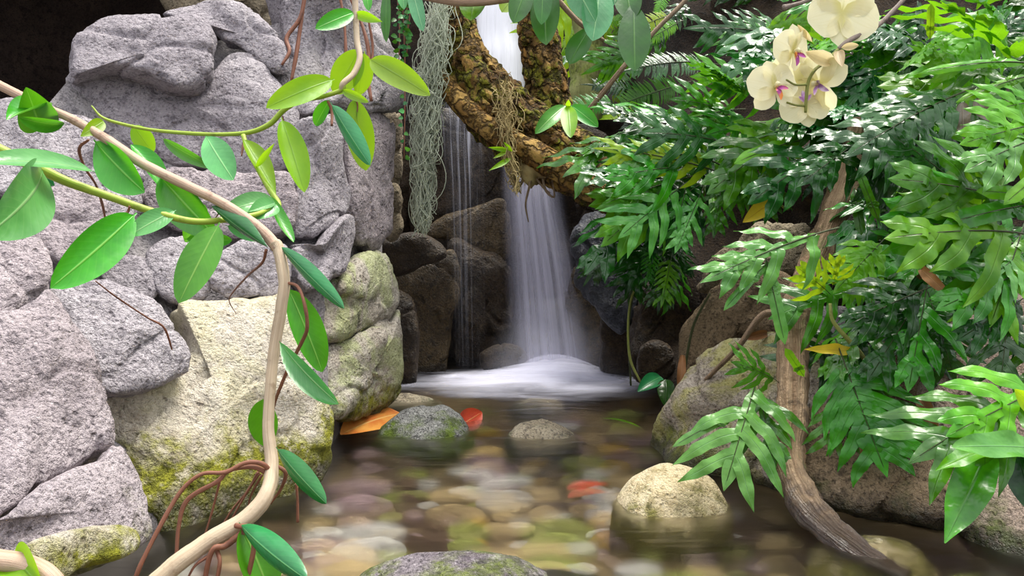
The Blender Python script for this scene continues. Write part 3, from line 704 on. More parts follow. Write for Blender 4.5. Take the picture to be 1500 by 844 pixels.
# ================================================================== STONES IN THE POOL
STN = rock_mat('speckled_stone', (.20, .20, .20), (.30, .30, .285), (.03, .03, .03), (.50, .50, .48), scale=1.4, moss=(.032, 1.0, (.13, .19, .02)), wet=0, grain=.95)
STY = rock_mat('yellowish_stone', (.70, .58, .36), (.76, .66, .46), (.36, .27, .12), (.82, .74, .58), scale=1.2, moss=(.022, .9, (.17, .16, .02)), wet=0, grain=.25)
STB = rock_mat('flaking_stone', (.34, .28, .19), (.50, .43, .31), (.06, .05, .045), (.56, .50, .40), scale=1.2, moss=(.012, .8, (.06, .09, .03)), wet=0)
STP = rock_mat('purple_grey_stone', (.09, .07, .085), (.22, .19, .21), (.02, .016, .02), (.58, .54, .55), scale=1.0, moss=(.045, .9, (.14, .18, .02)), wet=.006)
def stone(px, py, d, rx, ry, rz, mat, label, seed, rot=0.0, amp=.10, name='stone', cz=-.02):
    """A water-worn stone standing on the bed, its crown over the surface; radii in metres."""
    c = P(px, py, d); n, m = 26, 40; V = []
    for i in range(n + 1):
        th = math.pi * i / n
        for j in range(m):
            a = 2 * math.pi * j / m
            v = Vector((math.sin(th) * math.cos(a), math.sin(th) * math.sin(a), math.cos(th)))
            v = Vector((math.copysign(abs(v.x) ** .9, v.x), math.copysign(abs(v.y) ** .9, v.y), v.z))
            k = 1 + amp * mn.fractal(v * 1.3 + Vector((seed, 0, seed)), 1, 2, 3) + .02 * mn.noise(v * 9)
            V.append(Matrix.Rotation(rot, 3, 'Z') @ Vector((v.x * rx * k, v.y * ry * k, v.z * rz * k)))
    o = link(name, mesh_of(name, V, [f for f in grid_faces(n + 1, m, True)], None, mat), None, (c.x, c.y, cz))
    return tag(o, label, 'stone')
stone(623, 636, 1.50, .094, .075, .085, STN, 'speckled grey stone with a green mossy rim standing out of the pool', 1, cz=-.043)
stone(792, 640, 1.47, .066, .05, .055, STB, 'low brown flaking stone breaking the surface in mid pool', 2, cz=-.031)
stone(985, 750, 1.09, .082, .070, .080, STY, 'yellowish rounded stone with a mossy side near the right bank', 3, cz=-.036)
stone(670, 860, .83, .118, .075, .068, STP, 'purple grey stone with green moss cut by the bottom edge', 4, cz=-.040)
stone(600, 590, 1.78, .075, .045, .05, STB, 'flat wet stone at the back of the pool near the pale boulder', 5, cz=-.038)
stone(790, 587, 1.80, .065, .04, .05, STB, 'barely covered pinkish stone in front of the foam', 6, cz=-.050)
stone(1275, 800, .95, .075, .06, .06, STY, 'pale mossy stone under the water beside the trunk', 7, cz=-.062)
stone(820, 835, .86, .07, .05, .05, STP, 'dark bluish stone just under the water at the bottom edge', 8, cz=-.055)

# pebbles on the bed, blurred by the moving water
PEB = {'white': ('pale grey', (.92, .90, .88), (.80, .78, .78)), 'tan': ('tan', (.74, .56, .30), (.60, .45, .24)), 'olive': ('olive green', (.40, .44, .11), (.28, .31, .08)), 'brown': ('dark brown', (.13, .08, .05), (.09, .055, .04)), 'ochre': ('ochre', (.70, .44, .07), (.60, .36, .05)), 'plum': ('purplish', (.34, .22, .27), (.46, .34, .38))}
pm = {}
for k, (nm, a, b) in PEB.items(): pm[k] = rock_mat('pebble_' + nm.replace(' ', '_'), a, b, tuple(x * .35 for x in b), a, wet=0, scale=1.5, grain=.3)
pmesh = {}
for k in PEB:
    for s in range(2):
        V = []; n, m = 8, 12
        for i in range(n + 1):
            th = math.pi * i / n
            for j in range(m):
                a = 2 * math.pi * j / m; v = Vector((math.sin(th) * math.cos(a), math.sin(th) * math.sin(a), math.cos(th)))
                V.append(v * (1 + .22 * mn.noise(v * 1.2 + Vector((s * 5 + len(k), 2, 3)))))
        pmesh[k, s] = mesh_of('pebble', V, grid_faces(n + 1, m, True), None, pm[k])
placed = []
R3 = random.Random(5)
for i in range(2400):
    px, py = R3.uniform(150, 1500), 565 + (870 - 565) * R3.random() ** .8
    d = water_depth(py) ; p = P(px, py, d)
    lft = np.interp(d, [.75, .875, .98, 1.24, 1.53, 1.75, 2.1], [-.30, -.40, -.42, -.26, -.31, -.24, -.27]); rgt = np.interp(d, [.75, 1.02, 1.13, 1.37, 1.92], [.62, .58, .42, .28, .33])
    if not (lft < p.x < rgt): continue
    r = R3.choice([.014, .018, .022, .028, .036, .045])
    if any((p.x - q[0]) ** 2 + (p.y - q[1]) ** 2 < (.62 * (r + q[2])) ** 2 for q in placed): continue
    placed.append((p.x, p.y, r))
    if len(placed) >= 230: break
MARKS = [('the speckled grey stone', P(623, 636, 1.50)), ('the low flaking stone', P(792, 640, 1.47)), ('the yellowish stone', P(985, 750, 1.09)), ('the bottom edge stone', P(670, 860, .83)), ('the white foam', P(780, 570, 1.95)), ('the leaning trunk', P(1230, 790, .95)), ('the pale sandy boulder', P(470, 690, 1.2)), ('the woody vine', P(330, 800, .95)), ('the sunken red leaf', P(850, 728, 1.2)), ('the lichen boulder', P(985, 665, 1.35))]
buckets = {}
for (x, y, r) in placed:
    k = R3.choices(list(PEB), [3, 4, 3, 4, 1.2, 2.5])[0]
    o = link('pebble', pmesh[k, R3.randint(0, 1)], None, (x, y, -.082 + r * .25))
    o.scale = (r * R3.uniform(.9, 1.5), r * R3.uniform(.7, 1.0), r * R3.uniform(.4, .65)); o.rotation_euler = (0, 0, R3.uniform(-.5, .5))
    mk = min(MARKS, key=lambda m_: (m_[1].x - x) ** 2 + (m_[1].y - y) ** 2); dx, dy = x - mk[1].x, y - mk[1].y
    near = (('right of ' if dx > 0 else 'left of ') if abs(dx) > abs(dy) * .7 else ('behind ' if dy > 0 else 'in front of ')) + mk[0]
    buckets.setdefault((k, near), []).append((o.scale[0] * o.scale[1], o))
for (k, near), lst in buckets.items():
    lst.sort(key=lambda q: -q[0]); nm = PEB[k][0]
    for i, (_, o) in enumerate(lst):
        size = '' if len(lst) == 1 else 'largest ' if i == 0 else 'smallest ' if i == len(lst) - 1 else 'second largest ' if i == 1 else 'mid sized '
        tag(o, f'{size}{nm} pebble under the water {near}', 'pebble', f'{nm} pebbles on the pool bed')

# fallen leaves in the pool
def lone_leaf(name, b, t, w, mat, label, cat='leaf', **kw):
    o = root_at(name, P(*b), label, cat)
    leaf(o, b, t, w, mat, name='blade', **kw); return o
lone_leaf('fallen_leaf', (588, 606, 1.61), (499, 637, 1.45), 70, ORANGE, 'orange and red fallen leaf lying left of the speckled stone', toward=Vector((0, -.55, .8)), prof='ovate', fold=.15, bend=.3)
lone_leaf('fallen_leaf', (672, 625, 1.56), (706, 604, 1.60), 34, REDL, 'orange fallen leaf tip sticking out behind the speckled stone', prof='ovate', fold=.3)
lone_leaf('fallen_leaf', (832, 730, 1.20), (892, 722, 1.226), 32, REDL, 'red leaf under the water left of the yellowish stone', toward=UP, prof='ovate', fold=.2)
lone_leaf('fallen_leaf', (880, 613, 1.595), (940, 627, 1.52), 9, FERNL, 'narrow green blade floating in mid pool', toward=UP, prof='lance', fold=.1)
lone_leaf('fallen_leaf', (1092, 496, 1.26), (1124, 488, 1.28), 16, DRY, 'curled rusty leaf lying on the lichen boulder', prof='ovate', fold=.9, bend=1.2)

# ================================================================== THE MOSSY LOG
log = root_at('mossy_log', P(800, 235, 1.8), 'forked mossy log with cork bark leaning across the waterfall', 'log')
TRUNK = [(662, -60, 1.80, 46), (667, 10, 1.79, 50), (672, 60, 1.78, 58), (694, 115, 1.77, 82), (738, 172, 1.75, 98), (800, 215, 1.74, 98), (870, 255, 1.72, 88), (945, 300, 1.70, 80), (1000, 330, 1.70, 70)]
LIMB = [(822, 235, 1.80, 74), (810, 175, 1.80, 62), (796, 95, 1.81, 58), (785, 20, 1.82, 56), (780, -60, 1.84, 56)]
stem(TRUNK, BARK, log, 'trunk', 56, 240, .20, 30)
stem(LIMB, BARK, log, 'limb', 40, 150, .18, 30)
stem([(640, 100, 1.77, 26), (670, 145, 1.72, 32), (720, 190, 1.68, 34), (790, 230, 1.65, 40), (850, 268, 1.63, 38), (905, 300, 1.63, 34), (950, 320, 1.63, 30)], BARKL, log, 'branch', 24, 120, .16, 40, label='golden brown side branch')
stem([(765, 262, 1.68, 34), (778, 250, 1.68, 40), (790, 235, 1.68, 34)], DRYMOSS, log, 'root_ball', 14, 12, .5, 60)
for k, rows in enumerate([[(778, 260, 1.66, 4), (775, 275, 1.65, 4), (770, 300, 1.65, 3), (774, 325, 1.65, 2)], [(795, 262, 1.66, 4), (800, 280, 1.65, 4), (812, 288, 1.65, 3), (808, 260, 1.66, 2)], [(768, 262, 1.66, 4), (757, 280, 1.65, 3), (762, 268, 1.65, 3)], [(786, 262, 1.66, 3), (796, 275, 1.65, 3), (806, 283, 1.65, 2)]]):
    stem(rows, ROOTB, log, 'dangling_root', 6)
# plates of cork bark standing off the trunk and the limb
R4 = random.Random(9)
def bark_plates(rows, count, side):
    r = cr(rows, 200)
    for k in range(count):
        i = R4.randint(5, 190); px, py, d, wd = r[i]
        a = R4.uniform(-1.25, 1.25)
        tx, ty = r[i + 1][0] - r[i][0], r[i + 1][1] - r[i][1]; ln = math.hypot(tx, ty); nx_, ny_ = -ty / ln, tx / ln
        rad = wd * .5 * 1.02
        c = P(px + nx_ * math.sin(a) * rad, py + ny_ * math.sin(a) * rad, d - math.cos(a) * rad / F * d)
        axis = P(px, py, d); nor = (c - axis).normalized(); tan = (P(r[i + 1][0], r[i + 1][1], r[i + 1][2]) - axis).normalized()
        sid = nor.cross(tan); s = R4.uniform(.007, .018); V = []
        for zz, sc in ((-.004, 1.0), (.003, .95), (.005, .7)):
            for q in range(7):
                th = 2 * math.pi * q / 7; rr = s * sc * (.75 + .5 * random.random())
                V.append(c + sid * math.cos(th) * rr * .8 + tan * math.sin(th) * rr * 1.5 + nor * (zz + .003 * random.random()) - log.location)
        V.append(c + nor * .008 - log.location)
        f = grid_faces(3, 7, True) + [(21, 14 + q, 14 + (q + 1) % 7) for q in range(7)]
        link('bark_plate', mesh_of('bark_plate', V, f, [(0, 0)] * 22, R4.choice([BARK, BARK, BARKL]), False), log)
bark_plates(TRUNK[:-1], 140, 0)
bark_plates(LIMB, 80, 0)

# hanging moss: a tress of fine grey green threads
def threads(name, rows, count, mat, label, cat, wpx=1.3, seed=0, curl=10):
    rn = random.Random(seed); V, F_, UV = [], [], []
    r = cr(rows, 60)
    for k in range(count):
        i0 = rn.randint(0, 48); ln = rn.randint(8, 26); i1 = min(59, i0 + ln)
        off = rn.gauss(0, .42); dz = rn.uniform(-.03, .03); ph, p2 = rn.uniform(0, 6), rn.uniform(0, 6); cu = rn.uniform(.3, 1.3) * curl
        path = []
        for i in range(i0, i1, 2):
            px, py, d, wd = r[i]; u = (i - i0) / max(1, ln)
            path.append(P(px + off * wd * .5 + cu * math.sin(ph + u * 12) * .6, py + cu * .7 * math.sin(p2 + u * 10), d + dz + .012 * math.sin(p2 + u * 5)))
        if len(path) < 3: continue
        q = cr(np.array(path), len(path) * 2)
        v, f, u_ = tube_mesh(q, np.full(len(q), wpx * .5 / F * rows[0][2]), 3, cap=False)
        b = len(V); V += v; UV += u_; F_ += [tuple(x + b for x in ff) for ff in f]
    o = link(name, mesh_of(name, V, F_, UV, mat)); return tag(o, label, cat, None, 'stuff')
threads('hanging_moss', [(644, -20, 1.72, 40), (638, 60, 1.72, 44), (628, 130, 1.72, 44), (624, 200, 1.72, 36), (622, 270, 1.73, 28), (618, 340, 1.74, 16)], 560, SPMOSS, 'long pale grey green tress of hanging moss left of the log', 'moss', 1.25, 3, 17)
threads('hanging_moss', [(740, 110, 1.66, 40), (742, 160, 1.65, 40), (745, 200, 1.64, 34), (752, 250, 1.64, 26), (758, 285, 1.64, 12)], 150, DRYMOSS, 'tuft of dry brownish moss draped over the log below the fork', 'moss', 1.3, 4, 9)

# ================================================================== VINES OF THE LEFT BANK
v1 = root_at('climbing_vine', P(235, 850, .60), 'thick woody brown vine arching down in front of the left boulders', 'vine')
stem([(-260, 20, .85, 16), (-120, 75, .83, 15), (-30, 112, .80, 14), (20, 135, .79, 14), (60, 156, .78, 13), (100, 172, .77, 13), (150, 200, .76, 14), (210, 240, .75, 15), (270, 270, .74, 15), (330, 300, .73, 15), (380, 335, .72, 16), (408, 365, .71, 17)], STEM, v1, 'upper_stem', 12, 90, .10, 60)
stem([(402, 355, .711, 16), (408, 365, .71, 17), (416, 410, .70, 17), (412, 450, .695, 17), (402, 510, .69, 17), (396, 570, .68, 16), (393, 630, .67, 17), (398, 680, .66, 20), (390, 725, .64, 24), (360, 760, .63, 26), (310, 790, .62, 27), (265, 822, .61, 27), (220, 860, .60, 28)], STEMP, v1, 'stem', 12, 160, .10, 60)
v2 = root_at('climbing_vine', P(0, 215, .70), 'green stemmed vine entering at the left edge with large glossy leaves', 'vine')
stem([(-300, 110, .60, 20), (-150, 150, .63, 19), (-40, 200, .66, 17), (0, 220, .67, 17), (55, 246, .68, 16), (100, 267, .69, 14), (160, 288, .70, 12), (220, 309, .71, 11), (280, 324, .72, 10), (330, 322, .74, 9), (372, 315, .76, 8), (395, 306, .78, 5)], STEMG, v2, 'stem', 10, 90)
v3 = root_at('climbing_vine', P(520, 0, .92), 'thin yellow green vine looping down from the top edge', 'vine')
stem([(500, -220, .97, 10), (512, -120, .95, 10), (518, -40, .93, 9), (521, 20, .92, 9), (523, 60, .91, 9), (527, 85, .90, 9), (518, 108, .89, 9), (503, 122, .88, 9), (500, 132, .88, 7)], STEMP, v3, 'upper_stem', 10, 50)
stem([(503, 122, .88, 8), (500, 132, .88, 7), (470, 142, .88, 7), (440, 147, .88, 8), (415, 162, .88, 8), (395, 182, .88, 8), (365, 194, .88, 7), (320, 197, .88, 6), (270, 195, .88, 6), (220, 190, .88, 5), (180, 182, .88, 5), (150, 172, .88, 4), (134, 155, .88, 2)], STEMG, v3, 'stem', 10, 120)
stem([(356, 198, .87, 7), (364, 222, .86, 7), (380, 252, .85, 7), (396, 280, .83, 8), (408, 298, .82, 8), (406, 308, .81, 6)], STEMG, v3, 'side_stem', 8, 30)
v4 = root_at('climbing_vine', P(40, 844, .55), 'short curved woody stem in the bottom left corner with a red rimmed leaf', 'vine')
stem([(-240, 830, .57, 34), (-120, 820, .565, 33), (-40, 818, .56, 32), (0, 822, .56, 32), (40, 828, .56, 30), (75, 845, .55, 26), (100, 880, .55, 24)], STEM, v4, 'stem', 12, 40, .08, 60)
# leaves of the woody vine (base, tip, width)
LV = leaf
LV(v1, (138, 205, .77), (212, 282, .74), 62, L_GREEN, 25, 'obov', .5, .3)
LV(v1, (192, 212, .77), (246, 290, .76), 40, L_GREEN, -40, 'lance', .6, .3)
LV(v1, (232, 255, .76), (318, 348, .74), 62, L_GREEN, 20, 'ellip', .55, .2)
LV(v1, (310, 302, .735), (392, 362, .70), 36, L_DEEP, 35, 'lance', -.9, .2)
LV(v1, (408, 358, .71), (504, 452, .66), 31, L_DEEP, 30, 'ellip', -.9, .15, .3)
LV(v1, (420, 418, .71), (472, 545, .72), 50, L_GREEN, -20, 'ellip', .35, .3)
LV(v1, (408, 498, .69), (496, 592, .65), 40, L_PALE, 25, 'obov', .7, .5, label='pale bluish green leaf')
LV(v1, (385, 585, .685), (390, 655, .70), 44, L_GREEN, 10, 'ovate', .4, .4)
LV(v1, (404, 655, .66), (478, 738, .62), 36, L_DEEP, 28, 'ellip', -.8, .3, .3)
LV(v1, (350, 766, .62), (450, 850, .56), 48, L_DEEP, 25, 'ellip', -.7, .4)
LV(v1, (352, 768, .62), (395, 870, .62), 70, L_GREEN, -25, 'ellip', .4, .3)
LV(v1, (68, 160, .78), (10, 176, .72), 44, L_GREEN, 60, 'ovate', .7, .6)
LV(v1, (60, 190, .78), (38, 128, .74), 56, L_GREEN, 5, 'ovate', .4, .5)
LV(v1, (96, 182, .775), (28, 172, .73), 28, L_GREEN, -35, 'ellip', .5, .5)
LV(v1, (152, 178, .775), (118, 200, .75), 22, L_LIME, 0, 'ovate', .3, .4)
LV(v1, (300, 300, .75), (272, 355, .78), 30, L_GREEN, 0, 'ovate', .3, .4)
# leaves of the green vine
LV(v2, (200, 312, .70), (74, 422, .62), 66, L_GREEN, -12, 'ellip', .25, .35, label='large glossy leaf with a pale midrib')
LV(v2, (322, 326, .72), (262, 444, .68), 54, L_GREEN, 12, 'ellip', .2, .25)
LV(v2, (62, 248, .68), (-20, 345, .55), 92, L_PALE, -35, 'ellip', .25, .5, label='large leaf painted pale with sky sheen at the left edge')
LV(v2, (140, 252, .70), (-30, 238, .60), 46, L_PALE, 55, 'ellip', .3, .4)
LV(v2, (30, 250, .69), (80, 272, .72), 34, L_DEEP, 20, 'ovate', -.4, .3)
LV(v2, (258, 308, .72), (190, 345, .69), 34, L_PALE, 20, 'ellip', .3, .4)
LV(v2, (330, 330, .74), (398, 346, .77), 26, L_PALE, 20, 'ellip', .3, .4)
LV(v2, (270, 350, .74), (340, 352, .76), 24, L_GREEN, 10, 'ellip', .3, .3)
LV(v2, (402, 296, .79), (322, 314, .76), 36, L_PALE, 35, 'ovate', .3, .8)
LV(v2, (405, 300, .79), (360, 322, .76), 34, L_PALE, 20, 'ovate', .3, .6)
LV(v2, (396, 284, .80), (430, 355, .78), 26, L_GREEN, -45, 'ellip', .5, -.6)
LV(v2, (358, 205, .85), (404, 284, .82), 34, L_LIME, -30, 'lance', .6, .15)
LV(v2, (375, 245, .83), (402, 210, .82), 10, L_LIME, 0, 'lance', .4, .3)
# leaves of the looping vine
LV(v3, (490, 116, .89), (390, 158, .84), 40, L_LIME, 15, 'ellip', .35, .45)
LV(v3, (540, 86, .90), (630, 140, .84), 40, L_LIME, -10, 'ellip', .35, .4)
LV(v3, (520, 18, .92), (462, 42, .88), 28, L_GREEN, 10, 'ellip', .3, .3)
LV(v3, (520, 20, .92), (560, 32, .90), 16, L_LIME, 0, 'lance', .3, .3)
LV(v3, (528, 70, .93), (490, 138, .93), 44, L_LIME, 0, 'ellip', .2, .2)
LV(v3, (534, 75, .93), (524, 140, .94), 34, L_LIME, -30, 'ellip', .3, .2)
LV(v3, (484, 150, .86), (542, 242, .82), 34, L_DEEP, 30, 'ellip', -.8, .2, .3)
LV(v3, (518, 140, .88), (536, 250, .88), 42, L_LIME, 0, 'ellip', .25, .15)
LV(v3, (484, 145, .88), (462, 184, .90), 22, L_GREEN, 20, 'ellip', .4, .3)
LV(v3, (500, 132, .88), (540, 150, .86), 14, L_LIME, 0, 'ellip', .3, .5)
LV(v3, (412, 172, .87), (446, 282, .84), 42, L_LIME, -15, 'ellip', .5, .2)
LV(v3, (301, 198, .88), (342, 264, .83), 44, L_PALE, 5, 'obov', .2, .5, label='pale oval leaf seen face on')
LV(v3, (236, 202, .88), (314, 246, .85), 22, L_GREEN, 30, 'ellip', .5, .2)
LV(v3, (194, 182, .89), (224, 224, .90), 30, L_LIME, 0, 'ellip', .2, .2)
LV(v4, (20, 812, .57), (62, 860, .54), 60, L_LIME, 20, 'ovate', .5, .5)
LV(v4, (-10, 830, .575), (40, 880, .57), 60, L_LIME, 10, 'ovate', .3, .3)
# aerial roots
def roots(par, lst):
    for rows in lst: stem(rows, ROOTR, par, 'aerial_root', 7, max(10, 6 * len(rows)), .15, 90)
roots(v1, [
 [(398, 694, .655, 11), (385, 680, .65, 9), (360, 678, .645, 8), (330, 692, .64, 8), (295, 695, .635, 7), (265, 720, .63, 8), (235, 770, .62, 9), (205, 830, .61, 9), (195, 860, .61, 8)],
 [(396, 696, .655, 11), (370, 684, .65, 9), (335, 690, .645, 8), (318, 706, .64, 9), (275, 732, .635, 9), (262, 770, .63, 8), (258, 825, .625, 7)],
 [(322, 705, .645, 5), (312, 745, .65, 4), (298, 792, .65, 4)],
 [(378, 692, .66, 6), (362, 720, .67, 4), (338, 750, .68, 4), (318, 785, .68, 3)],
 [(380, 694, .66, 5), (358, 728, .67, 4), (330, 778, .68, 3)],
 [(384, 696, .66, 5), (368, 725, .67, 4), (362, 750, .68, 3)],
 [(400, 680, .66, 7), (418, 692, .66, 7), (412, 715, .665, 6), (396, 738, .67, 5)],
 [(434, 708, .68, 5), (436, 735, .68, 5), (436, 765, .68, 6)],
 [(418, 414, .70, 6), (436, 420, .69, 6), (446, 445, .68, 7), (450, 480, .68, 7), (440, 505, .69, 7), (420, 545, .70, 7), (404, 585, .705, 6), (398, 610, .71, 5)],
 [(390, 366, .71, 6), (384, 385, .72, 5), (362, 405, .76, 4), (340, 430, .82, 3), (336, 442, .86, 2), (346, 460, .88, 1)],
 [(345, 770, .62, 10), (365, 775, .615, 11), (372, 800, .61, 10), (362, 850, .61, 9)],
 [(358, 778, .62, 12), (330, 800, .615, 12), (312, 805, .61, 10), (302, 840, .61, 9), (300, 870, .61, 9)],
 [(318, 806, .615, 9), (322, 825, .61, 8), (316, 860, .61, 8)], [(310, 812, .615, 6), (285, 830, .61, 5), (270, 860, .61, 4)],
 [(130, 205, .77, 5), (116, 218, .78, 6), (124, 245, .80, 5), (140, 270, .82, 4), (150, 300, .86, 5), (154, 320, .88, 3)],
 [(315, 298, .74, 3), (322, 308, .75, 3), (312, 325, .77, 2)],
])
roots(v2, [[(190, 302, .70, 4), (186, 312, .70, 5), (172, 316, .69, 3)], [(140, 412, .78, 2), (170, 435, .82, 3), (215, 465, .88, 3), (240, 480, .90, 4), (252, 512, .92, 3)]])
roots(v3, [[(414, 170, .88, 3), (417, 190, .88, 4), (410, 215, .88, 3)], [(480, 148, .88, 5), (486, 162, .88, 6), (486, 184, .87, 4)], [(520, 142, .88, 4), (524, 155, .88, 4), (522, 175, .88, 3)], [(360, 200, .88, 4), (356, 215, .87, 5), (354, 228, .86, 3)]])
# red roots hanging down the top boulder: each from its own spot above the frame
for k, (rows, lab) in enumerate([([(450, -20, 1.20, 7), (440, 25, 1.19, 7), (420, 55, 1.18, 8), (424, 75, 1.17, 7), (413, 95, 1.16, 5)], 'forked reddish root hanging leftmost over the large top boulder'), ([(448, -20, 1.20, 7), (440, 40, 1.19, 7), (434, 80, 1.18, 8), (427, 118, 1.17, 5)], 'straight reddish root hanging beside the forked one'), ([(495, -20, 1.20, 6), (504, 30, 1.19, 5), (507, 80, 1.18, 6)], 'short reddish root hanging behind the looping vine'), ([(505, -20, 1.22, 6), (528, 30, 1.21, 6), (540, 75, 1.20, 8), (538, 110, 1.19, 8), (544, 148, 1.18, 6)], 'reddish root with a thick tip hanging right of the looping vine'), ([(540, 30, 1.20, 4), (546, 70, 1.20, 5), (542, 110, 1.19, 5)], 'thin pinkish root beside the thick tipped root')]):
    r = root_at('aerial_root', P(*rows[0][:3]), lab, 'root'); stem(rows, ROOTR, r, 'root_strand', 7, 24, .15, 60)

# creeping vine with tiny round leaves beside the moss
cv = root_at('creeping_vine', P(585, 0, 1.60), 'trailing vine of tiny round leaves hanging beside the grey boulder', 'vine')
R5 = random.Random(21)
for s, (x0, x1, yb) in enumerate([(580, 584, 95), (592, 596, 80), (588, 592, 232), (600, 594, 60)]):
    stem([(x0, -30, 1.60, 2), ((x0 + x1) / 2 + 3, yb * .4, 1.60, 2), (x1, yb, 1.60, 1.5)], ROOTR, cv, 'strand', 5, 14)
    y = -20
    while y < yb:
        px = x0 + (x1 - x0) * max(0, y) / yb + R5.uniform(-2, 2); sd = R5.choice((-1, 1)); sz = R5.uniform(6, 10)
        leaf(cv, (px, y, 1.59), (px + sd * sz, y + R5.uniform(-1, 5), 1.575), sz * .9, R5.choice([L_PALE, L_RUBB, L_RUB]), R5.uniform(-30, 30), 'ovate', .1, .3, n=5)
        y += R5.uniform(5, 9) if s != 2 else R5.uniform(8, 13)

# ================================================================== BROAD-LEAVED PLANT OVER THE LOG, SPRIGS, TRUNKS
bl = root_at('broad_leaved_plant', P(860, -40, 1.45), 'broad leaved plant hanging over the log from the top edge', 'plant')
stem([(600, -12, 1.5, 16), (680, 2, 1.5, 15), (760, -6, 1.48, 14), (840, -25, 1.45, 14), (900, -40, 1.42, 14)], STEM, bl, 'branch', 10, 40)
stem([(800, -20, 1.5, 9), (845, 30, 1.5, 8), (885, 60, 1.5, 6)], ROOTB, bl, 'branch', 8, 20)
for (b, t, wd, m, fa, kw) in [
 ((775, -30, 1.42), (752, 34, 1.38), 34, L_RUB, 0, {}), ((800, -40, 1.44), (800, 66, 1.38), 44, L_RUB, 10, {}), ((795, -40, 1.40), (793, 36, 1.36), 28, L_RUB, -10, {}),
 ((830, -50, 1.40), (872, 32, 1.34), 44, L_RUBB, 15, {}), ((880, -30, 1.40), (868, 60, 1.34), 48, L_RUBB, -10, {}), ((868, 36, 1.42), (834, 94, 1.40), 34, L_RUB, 20, {}),
 ((928, 0, 1.42), (930, 104, 1.36), 48, L_RUB, 0, {}), ((915, -30, 1.45), (925, 30, 1.40), 40, L_RUB, 0, {}), ((900, -20, 1.45), (885, 20, 1.42), 30, L_RUBB, 30, {}),
 ((568, -30, 1.35), (566, 62, 1.32), 16, L_RUB, 20, {}), ((600, -35, 1.35), (620, 46, 1.30), 22, L_RUBB, 10, {}), ((588, -40, 1.36), (592, 14, 1.33), 18, L_PALE, 10, {}), ((536, -20, 1.3), (540, 16, 1.28), 14, L_GREEN, 0, {}),
 ((700, -20, 1.55), (690, 30, 1.5), 40, FERNL, 20, {}), ((760, -15, 1.56), (735, 18, 1.52), 30, L_LIME, 10, {})]:
    leaf(bl, b, t, wd, m, fa, 'obov', .2, .35, **kw)
sp = root_at('leaf_sprig', P(832, 152, 1.58), 'sprig of three green leaves growing on the log below the fork', 'plant')
leaf(sp, (830, 154, 1.58), (784, 196, 1.52), 24, L_GREEN, 15, 'ellip', .3, .5)
leaf(sp, (832, 154, 1.58), (836, 202, 1.50), 25, L_LIME, 0, 'ellip', .2, .4)
leaf(sp, (835, 154, 1.58), (876, 186, 1.54), 24, L_GREEN, -15, 'ellip', .3, .5)
leaf(sp, (832, 156, 1.58), (833, 146, 1.56), 8, L_LIME, 0, 'lance', .3, .2)
s2 = root_at('leaf_sprig', P(745, 218, 1.62), 'small sprig of pointed lime leaves under the log', 'plant')
for (b, t, wd) in [((745, 220, 1.62), (715, 216, 1.58), 7), ((748, 232, 1.62), (716, 250, 1.57), 8), ((742, 222, 1.62), (722, 232, 1.58), 6), ((750, 222, 1.62), (738, 208, 1.60), 6)]:
    leaf(s2, b, t, wd, L_LIME, 0, 'lance', .3, .4)
br = root_at('bare_branch', P(850, 178, 1.75), 'thin bare branch slanting up to the right behind the sprig', 'branch')
stem([(846, 180, 1.75, 6), (880, 140, 1.72, 8), (912, 100, 1.70, 8), (960, 45, 1.7, 7), (1000, 5, 1.7, 7), (1020, -20, 1.7, 7)], ROOTB, br, 'stick', 8, 30)
ft = root_at('tree_trunk', P(858, 210, 2.55), 'greenish tree trunk standing behind the log', 'tree trunk')
stem([(862, -60, 2.7, 46), (860, 60, 2.68, 46), (856, 150, 2.66, 50), (850, 240, 2.64, 56)], FARTRUNK, ft, 'trunk', 20, 60, .15, 20)
for k, (x, wd, lab) in enumerate([(1030, 26, 'dark upright trunk in the shade left of the orchid'), (1096, 7, 'thin brown pole standing in the dark background')]):
    q = root_at('tree_trunk', P(x, 200, 2.2), lab, 'tree trunk')
    stem([(x + 4, -60, 2.2, wd), (x, 80, 2.2, wd), (x - 5, 240, 2.2, wd)], ROOTB, q, 'trunk', 12, 30, .12, 25)
# the brown trunk that dips into the pool on the right
tr = root_at('leaning_trunk', P(1300, 840, .86), 'leaning brown trunk dipping into the pool on the right', 'tree trunk')
stem([(1262, 180, 1.30, 36), (1245, 250, 1.28, 38), (1220, 320, 1.26, 42), (1188, 400, 1.22, 44), (1165, 470, 1.17, 46), (1162, 540, 1.13, 44), (1160, 620, 1.08, 44), (1156, 680, 1.04, 48), (1178, 735, 1.00, 52), (1222, 783, .95, 46), (1275, 822, .91, 36), (1330, 850, .885, 26)], ROOTW, tr, 'trunk', 24, 160, .20, 50)
stem([(1165, 470, 1.17, 12), (1120, 460, 1.19, 10), (1080, 510, 1.22, 8), (1030, 560, 1.3, 6)], ROOTB, tr, 'side_branch', 8, 24)

